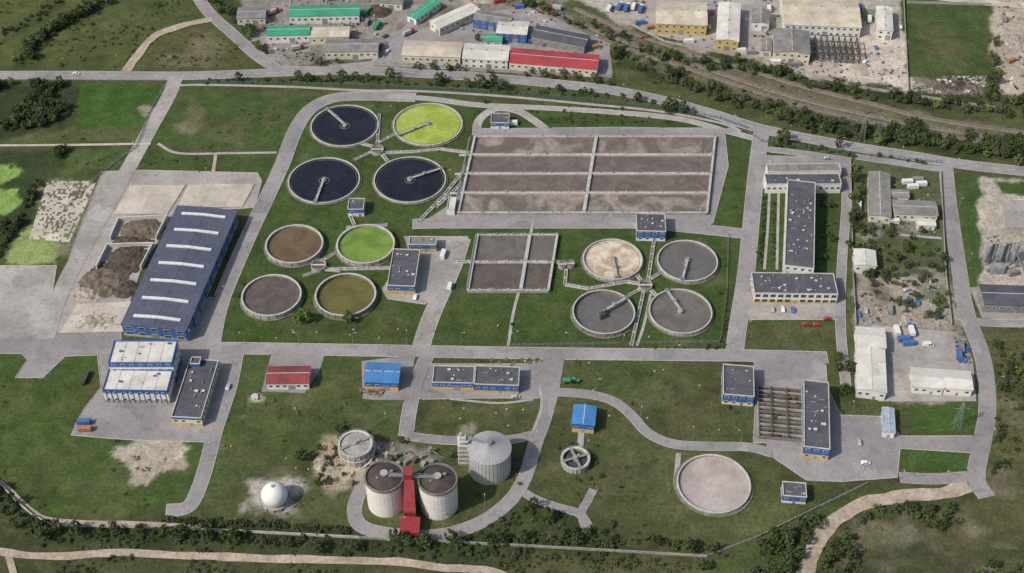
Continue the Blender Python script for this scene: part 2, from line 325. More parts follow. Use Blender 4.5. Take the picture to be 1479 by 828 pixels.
for sc,lo,hi,det in [(.03,.80,1.20,5),(.12,.78,1.22,6),(.55,.68,1.32,4),(1.6,.7,1.3,2)]:
    n=N.new('ShaderNodeTexNoise'); n.inputs['Scale'].default_value=sc; n.inputs['Detail'].default_value=det; n.inputs['Roughness'].default_value=.7
    L.new(g.outputs['Position'],n.inputs['Vector'])
    r=N.new('ShaderNodeMapRange'); r.inputs[1].default_value=.3; r.inputs[2].default_value=.7; r.inputs[3].default_value=lo; r.inputs[4].default_value=hi
    L.new(n.outputs['Fac'],r.inputs[0]); s=N.new('ShaderNodeVectorMath'); s.operation='SCALE'
    L.new(cur,s.inputs[0]); L.new(r.outputs[0],s.inputs['Scale']); cur=s.outputs[0]
def overlay(cur,sc,lo,hi,mx_,col,det=8,off=0):
    n=N.new('ShaderNodeTexNoise'); n.inputs['Scale'].default_value=sc; n.inputs['Detail'].default_value=det; n.inputs['Roughness'].default_value=.75; n.noise_dimensions='4D'; n.inputs['W'].default_value=off
    L.new(g.outputs['Position'],n.inputs['Vector']); r=N.new('ShaderNodeMapRange'); r.inputs[1].default_value=lo; r.inputs[2].default_value=hi; r.inputs[4].default_value=mx_
    L.new(n.outputs['Fac'],r.inputs[0]); mx=N.new('ShaderNodeMix'); mx.data_type='RGBA'; L.new(r.outputs[0],mx.inputs[0]); L.new(cur,mx.inputs[6]); mx.inputs[7].default_value=(*col,1); return mx.outputs[2]
cur=overlay(cur,.07,.52,.75,.40,(.125,.115,.058)); cur=overlay(cur,.04,.56,.72,.28,(.09,.075,.045),8,3.3); cur=overlay(cur,.14,.58,.74,.38,(.026,.040,.015),8,7.7)
L.new(cur,b.inputs['Base Color'])
n=N.new('ShaderNodeTexNoise'); n.inputs['Scale'].default_value=.5; n.inputs['Detail'].default_value=5
L.new(g.outputs['Position'],n.inputs['Vector']); bp=N.new('ShaderNodeBump'); bp.inputs['Strength'].default_value=.6; bp.inputs['Distance'].default_value=.5
L.new(n.outputs['Fac'],bp.inputs['Height']); L.new(bp.outputs[0],b.inputs['Normal'])
me.materials.append(gm); go=bpy.data.objects.new('ground',me); COL.objects.link(go)
# ---------------------------------------------------------------- roads & paving
SURF=[]; ZC=[0.02]
def smooth(pts,k=5):
    pts=[Vector(p) for p in pts]
    if len(pts)<3: return pts
    Q=[pts[0]*2-pts[1]]+pts+[pts[-1]*2-pts[-2]]; o=[]
    for i in range(1,len(Q)-2):
        for j in range(k):
            t=j/k; a,b_,c,d=Q[i-1],Q[i],Q[i+1],Q[i+2]
            o.append(.5*((2*b_)+(c-a)*t+(2*a-5*b_+4*c-d)*t*t+(3*b_-a-3*c+d)*t**3))
    o.append(pts[-1]); return o
def offs(c,w):
    Lf,R=[],[]
    for i,p in enumerate(c):
        a=c[max(0,i-1)];b_=c[min(len(c)-1,i+1)]; d=(b_-a); d.z=0; d.normalize(); n=Vector((-d.y,d.x,0))
        Lf.append(p+n*w/2);R.append(p-n*w/2)
    return Lf,R
def road(name,px,w,m=ASPH,kerb=True,sm=True,marks=False,wob=0):
    c=[P(x,y) for x,y in px]
    if sm: c=smooth(c)
    if wob: c=[p+Vector((mnoise.noise(p*.05),mnoise.noise(p*.05+Vector((9,9,9))),0))*wob for p in c]
    for p in c: p.z=0
    Lf,R=offs(c,w)
    if wob:
        for i in range(len(c)):
            k=1+.35*mnoise.noise(c[i]*.12); Lf[i]=c[i].lerp(Lf[i],k); R[i]=c[i].lerp(R[i],1+.35*mnoise.noise(c[i]*.12+Vector((5,5,5))))
    ZC[0]+=.006; z=ZC[0]; mb=MB()
    for i in range(len(c)-1): mb.poly([(R[i].x,R[i].y,z),(R[i+1].x,R[i+1].y,z),(Lf[i+1].x,Lf[i+1].y,z),(Lf[i].x,Lf[i].y,z)])
    mb.obj(name,m)
    SURF.append(([tuple(p[:2]) for p in Lf+R[::-1]],kerb))
    if marks:
        mk=MB(); acc=0
        for i in range(len(c)-1):
            d=c[i+1]-c[i]; L_=d.length; u=d.normalized(); n=Vector((-u.y,u.x,0)); s=0
            while s<L_:
                if (acc+s)%9<4:
                    a=c[i]+u*s; b2=c[i]+u*min(L_,s+1); mk.poly([(q.x,q.y,.5) for q in (a-n*.1,b2-n*.1,b2+n*.1,a+n*.1)])
                s+=1
            acc+=L_
        mk.v=[(x_,y_,z+.012) for x_,y_,_ in mk.v]   # main road is clear of later sheets away from junctions
        mk.obj('road_centre_marking',PAINT)
    return c
def pave(name,px,m=CONC,kerb=True):
    q=[P(x,y) for x,y in px]; ZC[0]+=.006; mb=MB(); pts=[(p.x,p.y,ZC[0]) for p in q]
    ar=sum(pts[i][0]*pts[(i+1)%len(pts)][1]-pts[(i+1)%len(pts)][0]*pts[i][1] for i in range(len(pts)))
    if ar<0: pts=pts[::-1]
    mb.poly(pts); mb.obj(name,m); SURF.append(([p[:2] for p in pts],kerb))
pave('concrete_yard',[(-80,384),(82,384),(78,410),(62,500),(-80,500)],CONC)
pave('concrete_yard',[(148,248),(205,246),(372,250),(378,262),(368,300),(345,302),(258,304),(205,385),(172,482),(70,492),(84,420),(108,350)],CONC)
pave('concrete_yard',[(0,490),(85,480),(175,480),(175,512),(95,515),(62,546),(22,546),(40,520),(30,510),(-80,508),(-80,490)],ASPH)
pave('works_yard',[(140,506),(176,498),(345,503),(338,540),(322,580),(305,632),(260,628),(120,628),(108,615),(122,590),(146,560)],ASPH)
pave('works_yard',[(268,476),(300,430),(330,430),(318,500),(262,500)],ASPH)
pave('works_yard',[(584,342),(676,342),(672,372),(640,420),(614,440),(560,432),(552,418),(590,360)],CONC)
pave('basin_apron',[(690,186),(1046,185),(1052,240),(1030,322),(1020,330),(640,330),(610,322),(660,290),(676,240)],ASPH)
pave('works_yard',[(618,512),(622,526),(760,526),(812,512),(830,512),(812,520),(800,574),(590,574),(602,540)],ASPH)
pave('works_yard',[(522,522),(600,512),(590,578),(540,578),(524,576)],ASPH,False)
pave('works_yard',[(392,512),(470,508),(462,535),(440,568),(378,566),(384,540)],ASPH,False)
pave('works_yard',[(1088,512),(1192,512),(1195,560),(1215,600),(1280,602),(1300,630),(1420,630),(1412,655),(1300,648),(1296,690),(1215,696),(1165,694),(1108,655),(1108,640),(1088,640),(1092,560)],ASPH)
pave('courtyard',[(1085,418),(1212,418),(1210,462),(1082,462)],CONC)
pave('courtyard',[(1098,225),(1225,228),(1222,272),(1100,272)],ASPH)
pave('storage_yard',[(1258,470),(1380,480),(1405,520),(1410,580),(1268,580),(1278,520)],CONC,False)
pave('storage_yard',[(1400,415),(1500,415),(1500,460),(1418,460)],ASPH,False)
pave('factory_yard',[(560,55),(690,20),(760,10),(880,60),(885,108),(720,105),(600,98),(545,95)],ASPH,False)
pave('factory_yard',[(925,-10),(1100,-10),(1110,85),(1030,72),(925,45)],CONC,False)
ROADS=[('main_road',[(-90,110),(0,109),(110,109),(250,110),(330,108),(430,104),(520,102),(600,106),(700,112),(800,121),(880,130),(960,146),(1030,165),(1090,184),(1150,197),(1230,212),(1320,226),(1400,239),(1560,256)],8.5,ASPH,True,True,True),
('access_road',[(270,-30),(300,16),(335,48),(370,80),(405,103)],8,ASPH,True,True),
('access_road',[(395,98),(450,100),(520,94),(545,88),(570,60),(610,20),(640,-10)],6,ASPH,False),
('main_road',[(255,110),(243,140),(215,190),(192,232),(160,290),(120,360),(85,430),(66,490)],9,CONC),
('service_road',[(-80,502),(100,503),(300,503),(450,505),(620,508),(800,511),(1000,513),(1080,514),(1195,517)],8,ASPH),
('perimeter_road',[(600,141),(520,139),(478,143),(446,160),(425,192),(410,232),(394,268),(370,318),(342,380),(318,440),(304,500)],9,ASPH),
('perimeter_road',[(560,140),(620,143),(690,152),(780,156),(880,162),(980,172),(1050,190),(1088,200)],4.5,PATH),
('perimeter_road',[(1062,184),(1040,190),(900,188),(790,189),(690,190)],5,ASPH),
('loop_road',[(688,196),(692,174),(715,158),(745,160),(768,172),(792,190)],5,CONC),
('perimeter_road',[(252,124),(300,123),(420,126),(520,131),(600,132),(720,139),(850,151),(950,161),(1040,178),(1070,190)],2.2,PATH,False),
('access_road',[(1100,188),(1093,240),(1085,320),(1077,400),(1066,470),(1060,514)],9,ASPH),
('service_road',[(596,324),(680,322),(780,320),(880,321),(980,328),(1075,338)],8,ASPH),
('service_road',[(668,345),(655,385),(635,430),(620,465),(606,508)],9,CONC),
('service_road',[(1100,215),(1160,222),(1228,232)],5,ASPH),
('service_road',[(1222,228),(1222,300),(1216,380),(1214,470),(1222,560)],5,ASPH),
('service_road',[(342,510),(332,560),(312,620),(296,680),(280,722),(266,735),(240,738)],7,ASPH),
('service_road',[(106,622),(200,629),(312,632)],6,ASPH),
('service_road',[(618,512),(602,550),(592,590),(586,630)],7,ASPH),
('service_road',[(590,572),(690,570),(800,570)],5,ASPH),
('service_road',[(586,630),(640,636),(720,637),(775,627),(785,615)],5,ASPH),
('service_road',[(806,512),(798,560),(788,600),(772,645),(758,690),(735,725),(690,757),(630,774),(565,772),(522,760),(512,735),(524,700)],6.5,ASPH),
('service_road',[(795,566),(850,570),(886,580),(912,600),(935,625),(970,641),(1020,645),(1080,646),(1115,655)],5,ASPH),
('access_road',[(1366,240),(1372,300),(1384,380),(1396,450),(1420,520),(1426,590),(1418,640),(1410,690),(1425,718)],8,ASPH),
('access_road',[(1236,226),(1300,236),(1368,246)],5,ASPH),
('access_road',[(1380,455),(1420,466),(1500,468)],5,ASPH),
('service_road',[(1300,690),(1350,692),(1410,688)],6,ASPH),
('service_road',[(748,706),(775,722),(806,733),(836,742),(850,760)],4,ASPH),
('service_road',[(857,708),(848,725),(840,742),(848,768)],3.6,ASPH),
('service_road',[(980,655),(976,700)],2.5,PATH,False),
]
for r in ROADS: road(*r)
TR=[('footpath',[(-60,211),(100,210),(218,208)],2,CONL),('footpath',[(228,208),(258,222),(330,222),(400,221)],2,PATH),('footpath',[(312,222),(308,250)],2,TRACK),
('footpath',[(770,320),(755,400),(742,450),(734,500)],1.6,PATH),('footpath',[(1112,232),(1110,310),(1104,390)],1.5,PATH),('footpath',[(1125,262),(1122,390)],1.5,PATH),
('footpath',[(780,560),(782,590),(768,628)],1.5,PATH),('footpath',[(840,618),(838,645),(835,655)],3,CONC),('footpath',[(880,322),(940,326)],2,PATH),
('footpath',[(1300,340),(1360,345)],2,PATH),('footpath',[(920,500),(930,470),(940,425)],1.5,PATH),('footpath',[(650,577),(720,583),(770,578)],1.3,PATH)]
for r in TR: road(r[0],r[1],r[2],r[3],False)
road('dirt_track',[(305,28),(262,38),(232,48),(212,64),(196,84),(182,104)],6,TRACK,False,wob=2)
road('dirt_track',[(1400,707),(1350,714),(1280,718),(1230,738),(1190,768),(1170,800),(1158,850)],7,TRACK,False,wob=2)
road('dirt_track',[(-30,786),(15,800),(100,803),(200,802),(330,806),(470,810),(600,816),(700,826),(760,845)],4.0,TRACK,False,wob=1.5)
road('dirt_track',[(12,800),(20,830)],3,TRACK,False)
road('dirt_track',[(-40,675),(10,705),(45,738),(80,752),(200,756),(300,764)],2.2,TRACK,False,wob=1)
road('dirt_track',[(1240,0),(1235,60),(1250,110)],5,TRACK,False,wob=3)
road('main_road',[(1290,-12),(1360,-2),(1500,12)],7,CONL,False)
# bay pads
pave('storage_pad',[(188,268),(268,268),(242,310),(164,310)],CONL,False); pave('storage_pad',[(272,268),(368,266),(350,300),(256,300)],CONL,False)
pave('storage_pad',[(112,440),(196,436),(178,480),(86,482)],CONL,False); pave('storage_pad',[(1450,290),(1500,290),(1500,330),(1452,330)],CONC,False)
# kerbs
kb=MB(); polys=[(s[0],min(p[0] for p in s[0]),max(p[0] for p in s[0]),min(p[1] for p in s[0]),max(p[1] for p in s[0])) for s in SURF]
def block(pts): polys.append((pts,min(p[0] for p in pts),max(p[0] for p in pts),min(p[1] for p in pts),max(p[1] for p in pts)))
KP=[];own=[]
for si,(poly,k) in enumerate(SURF):
    if not k: continue
    for i in range(len(poly)):
        a=Vector(poly[i]);b_=Vector(poly[(i+1)%len(poly)]); L_=(b_-a).length
        if L_<.05: continue
        n=max(1,int(L_/2.5))
        for j in range(n): KP.append((a.lerp(b_,j/n),a.lerp(b_,(j+1)/n)));own.append(si)
MX=np.array([((a+b_)/2).x for a,b_ in KP]);MY=np.array([((a+b_)/2).y for a,b_ in KP]);own=np.array(own); bad=np.zeros(len(KP),bool)
for si,(poly,x0,x1,y0,y1) in enumerate(polys):
    sel=np.where((own!=si)&(MX>x0)&(MX<x1)&(MY>y0)&(MY<y1))[0]
    if len(sel): bad[sel]|=inpoly(MX[sel],MY[sel],poly)
for i,(a,b_) in enumerate(KP):
    if not bad[i]: kb.beam((a.x,a.y,.12+ (i%5)*.002),(b_.x,b_.y,.12+(i%5)*.002),.28,.24)
kb.obj('road_kerb',KERB)
# broken slab field
sl=MB()
A0,B0,C0,D0=P(68,262),P(140,262),P(100,350),P(42,345)
for i in range(20):
    for j in range(30):
        u,v=(i+.5)/20,(j+.5)/30
        if random.random()<.25+.45*max(0,mnoise.noise(Vector((u*5,v*6,1))))*2: continue
        p=A0.lerp(B0,u).lerp(D0.lerp(C0,u),v)
        sl.cbox(p,1.1+.3*random.random(),2.0,.01,.08+.05*random.random(),.08+random.uniform(-.1,.1))
sl.obj('concrete_slab_field',CONL)
# railway
def railway(px):
    c=smooth([P(x,y) for x,y in px],8); e=group('railway_track',c[0]); Lf,R=offs(c,4.2)
    mb=MB()
    for i in range(len(c)-1): mb.hexa([(R[i].x,R[i].y,0),(R[i+1].x,R[i+1].y,0),(Lf[i+1].x,Lf[i+1].y,0),(Lf[i].x,Lf[i].y,0)],[(q.x,q.y,.35) for q in (c[i].lerp(R[i],.75),c[i+1].lerp(R[i+1],.75),c[i+1].lerp(Lf[i+1],.75),c[i].lerp(Lf[i],.75))])
    mb.obj('ballast_bed',BALL,e)
    rl=MB()
    for s in (-.72,.72):
        A_,_=offs(c,2*s)
        for i in range(len(c)-1): rl.beam(A_[i]+Vector((0,0,.55)),A_[i+1]+Vector((0,0,.55)),.16,.16)
    rl.obj('rails',RUST,e); sp=MB()
    for i in range(len(c)-1):
        d=(c[i+1]-c[i]);L_=d.length;d.normalize();n=Vector((-d.y,d.x,0))
        for k in range(int(L_/1.3)):
            p=c[i]+d*k*1.3; sp.beam(p-n*1.25+Vector((0,0,.41)),p+n*1.25+Vector((0,0,.41)),.28,.14)
    sp.obj('sleepers',CONC,e)
for o in (0,9,20):
    railway([(700+o,-30-o*.2),(830,28-o+10),(900,58-o+10),(980,88-o+6),(1080,120-o+8),(1150,142-o+8),(1250,166-o+8),(1350,186-o+8),(1540,214-o+8)] if o<20 else [(830,12),(900,42),(980,70),(1080,100),(1160,125),(1260,150),(1350,172),(1540,200)])
# ---------------------------------------------------------------- buildings
def rect(c,h):
    q=[P(x,y,h) for x,y in c]; C_=(q[0]+q[1]+q[2]+q[3])/4
    u=((q[1]-q[0])+(q[2]-q[3]))/2; v=((q[0]-q[3])+(q[1]-q[2]))/2
    au=math.atan2(u.y,u.x); av=math.atan2(v.y,v.x)-math.pi/2
    lu,lv=u.length,v.length; d=(av-au+math.pi)%(2*math.pi)-math.pi
    a=au+d*lv**2/(lu**2+lv**2)
    return Vector((C_.x,C_.y,0)),Vector((math.cos(a),math.sin(a),0)),Vector((-math.sin(a),math.cos(a),0)),lu/2,lv/2
def building(name,c,h,wall=WHITE,roof=DROOF,bands=None,kind='flat',win=3.2,units=0,skyl=0,trim=RIM,ridge=None,doors=1,wh=1.3,ww=1.6,parapet=.5,bigdoor=0,pitch=None):
    C_,U,V_,a,b_=rect(c,h); e=group(name,C_); e['height_m']=h
    pt=lambda i,j,z: C_+U*i+V_*j+Vector((0,0,z))
    cor=lambda z,g=0:[pt(-a-g,-b_-g,z),pt(a+g,-b_-g,z),pt(a+g,b_+g,z),pt(-a-g,b_+g,z)]
    block([(p.x,p.y) for p in cor(0,1.5)])
    bands=bands or [(0,1,wall)]
    mb=MB(); ms=[]
    for (z0,z1,m) in bands:
        ms.append(m); lo,hi=cor(z0*h),cor(z1*h)
        for i in range(4):
            j=(i+1)%4; mb.poly([lo[i],lo[j],hi[j],hi[i]],len(ms)-1)
    alongU = a>=b_ if ridge is None else ridge=='u'
    rb=MB()
    if kind=='flat':
        z=h-.25; rb.poly(cor(z),0)
        t=.3
        for (p,q) in ((pt(-a,-b_+t/2,0),pt(a,-b_+t/2,0)),(pt(-a,b_-t/2,0),pt(a,b_-t/2,0)),(pt(-a+t/2,-b_+t,0),pt(-a+t/2,b_-t,0)),(pt(a-t/2,-b_+t,0),pt(a-t/2,b_-t,0))):
            rb.beam(p+Vector((0,0,h-.1+parapet/2)),q+Vector((0,0,h-.1+parapet/2)),t+.06,parapet,1)
        n=int(2*max(a,b_)/6)
        for i in range(1,n):
            s=-1+2*i/n
            if alongU: rb.beam(pt(a*s,-b_+.4,z+.03),pt(a*s,b_-.4,z+.03),.12,.06,2)
            else: rb.beam(pt(-a+.4,b_*s,z+.03),pt(a-.4,b_*s,z+.03),.12,.06,2)
        for k in range(units):
            x=random.uniform(-a*.8,a*.8);y=random.uniform(-b_*.75,b_*.75);s=random.uniform(.4,1.0)
            t_=random.random(); p=pt(x,y,0); an=math.atan2(U.y,U.x)
            if t_<.4: rb.cbox(p,s*1.6,s*1.2,z,z+s*.8,an,3); rb.cbox(p,s*1.8,s*1.4,z+s*.8,z+s*.8+.12,an,1)
            elif t_<.6: rb.cbox(p,s*3.2,.45,z+.05,z+.55,an+random.choice([0,1.57]),3)
            else: rb.cyl(p,z,z+.7*s,.25*s,8,mi=3); rb.cyl(p,z+.7*s,z+.95*s,.4*s,8,r2=.12,mi=1)
    else:
        rise=(b_ if alongU else a)*(pitch or (.16 if kind=='low' else .42)); g=.4
        if alongU: e1,e2,f1,f2,r1,r2=pt(-a-g,-b_-g,h),pt(a+g,-b_-g,h),pt(a+g,b_+g,h),pt(-a-g,b_+g,h),pt(-a-g,0,h+rise),pt(a+g,0,h+rise)
        else: e1,e2,f1,f2,r1,r2=pt(-a-g,b_+g,h),pt(-a-g,-b_-g,h),pt(a+g,-b_-g,h),pt(a+g,b_+g,h),pt(0,b_+g,h+rise),pt(0,-b_-g,h+rise)
        up=Vector((0,0,.18))
        rb.hexa([e1,e2,r2,r1],[e1+up,e2+up,r2+up,r1+up],0); rb.hexa([r1,r2,f1,f2],[r1+up,r2+up,f1+up,f2+up],0)
        k=Vector((0,0,rise))
        if alongU: 
            mb.poly([pt(-a,b_,h),pt(-a,-b_,h),pt(-a,0,h)+k],0); mb.poly([pt(a,-b_,h),pt(a,b_,h),pt(a,0,h)+k],0)
        else:
            mb.poly([pt(-a,-b_,h),pt(a,-b_,h),pt(0,-b_,h)+k],0); mb.poly([pt(a,b_,h),pt(-a,b_,h),pt(0,b_,h)+k],0)
        n=max(2,int((r2-r1).length/1.5))
        for i in range(n+1):
            t=i/n
            for A_,B_ in ((e1.lerp(e2,t),r1.lerp(r2,t)),(f2.lerp(f1,t),r1.lerp(r2,t))): rb.beam(A_+up*1.15,B_+up*1.15,.1,.1,0)
        rb.beam(r1+up*1.3,r2+up*1.3,.35,.12,0 if skyl else 1)
        if units:
            for i in range(units):
                t=(i+.5)/units; q=r1.lerp(r2,t); rb.cyl(q,q.z+.1,q.z+.9,.45,8,mi=3)
        for i in range(skyl):
            t=(i+.5)/skyl; w=.85/ (r2-r1).length
            for (A1,A2,q) in ((e1,e2,1),(f2,f1,1)):
                p0=A1.lerp(A2,t-w).lerp(r1.lerp(r2,t-w),.28); p1=A1.lerp(A2,t+w).lerp(r1.lerp(r2,t+w),.28)
                s0=r1.lerp(r2,t-w); s1=r1.lerp(r2,t+w)
                B_=[p0,p1,s1,s0]; rb.hexa([x+up*1.0 for x in B_],[x+up*4.2 for x in B_],2)
    mb.obj('walls',ms,e)
    rb.obj('roof',[roof,trim,SKYL if kind!='flat' else DARKM,STEEL],e)
    if win:
        wb=MB(); st=max(1,int(h/3.3)); 
        for (A_,B_,n_) in ((pt(-a,-b_,0),pt(a,-b_,0),-V_),(pt(a,-b_,0),pt(a,b_,0),U),(pt(a,b_,0),pt(-a,b_,0),V_),(pt(-a,b_,0),pt(-a,-b_,0),-U)):
            L_=(B_-A_).length; d=(B_-A_).normalized(); n=int((L_-1)/win)
            for s in range(st):
                zc=(s+.58)*h/st
                for i in range(n):
                    p=A_+d*(L_*(i+.5)/n)+Vector((0,0,zc))
                    if s==0 and doors and i==n//2: continue
                    q=lambda w,hh,o:[p+n_*o+d*sx*w/2+Vector((0,0,sz*hh/2)) for sx,sz in ((-1,-1),(1,-1),(1,1),(-1,1))]
                    wb.hexa(q(ww+.3,wh+.3,0.0),q(ww+.3,wh+.3,.06),0); wb.poly(q(ww,wh,.075),1)
                    wb.beam(p+n_*.09-Vector((0,0,wh/2)),p+n_*.09+Vector((0,0,wh/2)),.08,.04,0)
            if doors and n>0:
                p=A_+d*(L_*(n//2+.5)/n); W_=1.3 if not bigdoor else 3.4; Hh=2.2 if not bigdoor else min(h*.7,3.8)
                wb.hexa([p+n_*o+d*s for o,s in ((0,-W_/2),(0,W_/2),(.1,W_/2),(.1,-W_/2))],[p+n_*o+d*s+Vector((0,0,Hh)) for o,s in ((0,-W_/2),(0,W_/2),(.1,W_/2),(.1,-W_/2))],2)
        wb.obj('windows_and_doors',[WHITE,GLASS,STEEL],e)
    return e,(C_,U,V_,a,b_)
BY=[(0,.45,YEL),(.45,1,BLUE)]
# compost hall
e,(C_,U,V_,a,b_)=building('composting_hall',[(256,302),(346,302),(266,474),(173,472)],8,BLUE,HROOF,bands=[(0,.25,CONC),(.25,1,BLUE)],kind='low',pitch=.05,win=6,skyl=7,ww=3.4,wh=1.6,doors=1,bigdoor=1)
bd=MB()
for i in range(9):
    q=C_+U*(a+.25)+V_*(-b_+2*b_*i/9+.6)
    bd.beam(q+Vector((0,0,0)),q+Vector((0,0,8)),.6,.5,0)
bd.obj('wall_pilasters',BLUE,e)
# headworks white/blue
e,(C_,U,V_,a,b_)=building('sludge_dewatering_building',[(166,493),(258,492),(247,524),(155,525)],14,WHITE,WROOF,bands=[(0,.28,BLUE),(.28,.78,WHITE),(.78,1,BLUE)],win=4,units=9,trim=BLUE)
e,(C_,U,V_,a,b_)=building('sludge_dewatering_annex',[(156,534),(250,535),(241,566),(149,563)],9,WHITE,WROOF,bands=[(0,.25,CONC),(.25,.78,WHITE),(.78,1,BLUE)],win=3.5,units=4,trim=BLUE)
mb=MB()
for i in range(12): p=C_+U*(-a+2*a*(i+.5)/12)-V_*(b_+.12); mb.beam(p+Vector((0,0,.3)),p+Vector((0,0,9)),.25,.22)
mb.obj('facade_fins',BLUE,e)
building('blower_building',[(275,520),(316,520),(291,604),(246,603)],6,BLUE,DROOF,bands=[(0,.35,YEL),(.35,.75,CREAM),(.75,1,BLUE)],units=14)
building('roof_stair_house',[(277,516),(291,516),(288,526),(274,526)],8,BLUE,DROOF,bands=[(0,1,BLUE)],win=0)
building('garage_building',[(388,531),(450,529),(444,554),(386,554)],4.5,WHITE,RROOF,kind='gable',pitch=.25,bigdoor=1)
building('boiler_house',[(531,525),(579,525),(574,554),(526,551)],6,BLUE,LBLUE,bands=BY,kind='low',bigdoor=1,units=3)
building('control_building',[(626,529),(686,529),(684,555),(625,552)],5.5,BLUE,DROOF,bands=BY,units=9,bigdoor=1)
building('control_building',[(687,529),(751,530),(749,558),(685,555)],6,BLUE,DROOF,bands=[(0,.3,YEL),(.3,1,BLUE)],units=9)
building('pump_house',[(830,587),(862,587),(857,615),(826,612)],6,BLUE,LBLUE,bands=BY,kind='low',win=3)
building('pumping_station',[(567,361),(609,360),(597,414),(560,413)],6,BLUE,DROOF,bands=BY,units=12)
building('pumping_station',[(592,342),(632,342),(629,354),(590,354)],5,BLUE,GROOF,bands=BY,units=2)
building('transformer_building',[(921,310),(962,308),(960,334),(918,335)],7,BLUE,DROOF,bands=[(0,.3,WHITE),(.3,1,BLUE)],units=11)
building('valve_house',[(504,287),(527,287),(525,303),(502,303)],5,BLUE,DROOF,bands=[(0,.5,WHITE),(.5,1,BLUE)],units=3)
building('valve_house',[(648,285),(660,285),(656,303),(645,303)],4,WHITE,WROOF,win=0)
building('valve_house',[(710,164),(736,164),(735,178),(708,178)],4.5,BLUE,DROOF,bands=[(0,.5,WHITE),(.5,1,BLUE)],units=3)
building('office_building',[(1138,262),(1179,262),(1174,386),(1133,386)],10,WHITE,DROOF,bands=[(0,.3,GROOF),(.3,1,WHITE)],units=44,win=3)
building('office_wing',[(1108,238),(1214,236),(1213,247),(1108,249)],6,WHITE,GROOF,units=6,win=3)
building('office_wing',[(1106,252),(1214,251),(1213,266),(1105,267)],6.5,WHITE,DROOF,units=8,win=3)
building('garage_wing',[(1089,396),(1208,394),(1206,425),(1086,424)],7,WHITE,DROOF,bands=[(0,.35,YEL),(.35,1,WHITE)],units=32,win=3.6,ww=2.6,wh=2)
building('screening_building',[(1046,528),(1090,528),(1088,572),(1043,571)],7,BLUE,DROOF,bands=[(0,.3,CREAM),(.3,1,BLUE)],units=6)
building('grit_building',[(1161,550),(1197,552),(1199,650),(1161,645)],8,BLUE,DROOF,bands=[(0,.4,YEL),(.4,1,BLUE)],units=18)
building('dosing_station',[(1131,697),(1166,697),(1163,718),(1130,717)],5,BLUE,DROOF,bands=[(0,.3,WHITE),(.3,1,BLUE)],units=7)
building('gatehouse',[(1275,590),(1291,590),(1292,625),(1276,624)],4,WHITE,mat('pale_blue_roof',(.35,.42,.5),None,.2,.6),kind='low',win=3)
# east yard
building('warehouse',[(1238,474),(1277,474),(1278,502),(1237,500)],6,WHITE,WROOF,kind='low'); building('warehouse',[(1238,504),(1278,504),(1279,566),(1237,563)],6,WHITE,WROOF,kind='low')
building('workshop',[(1235,362),(1265,362),(1264,384),(1234,383)],6,WHITE,WROOF,kind='low')
building('warehouse',[(1318,533),(1360,533),(1360,560),(1318,559)],5,WHITE,WROOF,kind='low'); building('warehouse',[(1362,536),(1402,536),(1402,562),(1362,561)],5,WHITE,WROOF,kind='low')
building('long_shed',[(1256,250),(1285,250),(1286,313),(1255,312)],5,CREAM,GROOF,kind='low'); building('long_shed',[(1291,290),(1352,291),(1352,311),(1291,309)],5,CREAM,GROOF,kind='low')
building('small_shed',[(1288,274),(1312,275),(1312,285),(1288,284)],4,WHITE,GROOF,kind='low');building('small_shed',[(1325,316),(1350,317),(1350,326),(1325,325)],3.5,WHITE,WROOF,kind='low')
building('batching_shed',[(1420,414),(1500,413),(1500,440),(1418,440)],6,GROOF,DROOF,kind='low')
# north works
NB=[('green_roofed_workshop',[(420,9),(520,7),(518,22),(418,24)],6,WHITE,GREENR),('green_roofed_workshop',[(388,38),(448,37),(446,50),(385,52)],6,WHITE,GREENR),('brick_shed',[(450,40),(505,39),(503,53),(447,55)],5,CREAM,CROOF),
('brick_shed',[(472,58),(547,57),(545,74),(470,75)],6,CREAM,GROOF),('long_shed',[(586,59),(668,62),(664,83),(580,80)],6,CREAM,CROOF),('warehouse',[(672,63),(736,66),(733,88),(668,85)],7,WHITE,WROOF),
('red_roofed_workshop',[(740,70),(866,80),(862,101),(736,90)],6,CREAM,RRED),('warehouse',[(620,30),(680,6),(692,14),(636,42)],6,CREAM,WROOF),('warehouse',[(690,14),(740,24),(736,36),(684,28)],7,BLUE,GROOF),
('warehouse',[(722,30),(764,32),(760,50),(716,48)],7,BLUE,WROOF),('long_shed',[(776,37),(850,52),(846,68),(768,52)],6,GROOF,DROOF),('small_shed',[(700,50),(726,50),(724,60),(698,60)],4,WHITE,GREENR),
('warehouse',[(950,3),(1021,4),(1019,36),(946,35)],8,YEL,CROOF),('warehouse',[(1038,5),(1070,6),(1066,60),(1035,58)],8,YEL,WROOF),('warehouse',[(1132,-6),(1240,-5),(1238,38),(1130,37)],8,WHITE,CROOF),
('brick_workshop',[(1119,44),(1170,45),(1168,78),(1117,76)],8,CREAM,GROOF),('warehouse',[(1267,11),(1288,11),(1289,45),(1267,44)],7,WHITE,WROOF),('warehouse',[(1088,14),(1112,14),(1110,34),(1086,33)],6,WHITE,GROOF),
('brick_shed',[(345,12),(385,10),(382,26),(342,27)],5,CREAM,GROOF),('brick_shed',[(552,-8),(585,-6),(580,6),(548,4)],5,CREAM,GROOF),('small_shed',[(1100,56),(1114,56),(1114,74),(1100,74)],4,CREAM,GROOF),
('green_roofed_workshop',[(590,22),(625,-2),(634,4),(600,30)],4.5,WHITE,GREENR)]
for n_,c,h,w,r in NB: building(n_,c,h,w,r,kind='low',win=4,bigdoor=1,units=3 if h>6 else 0)
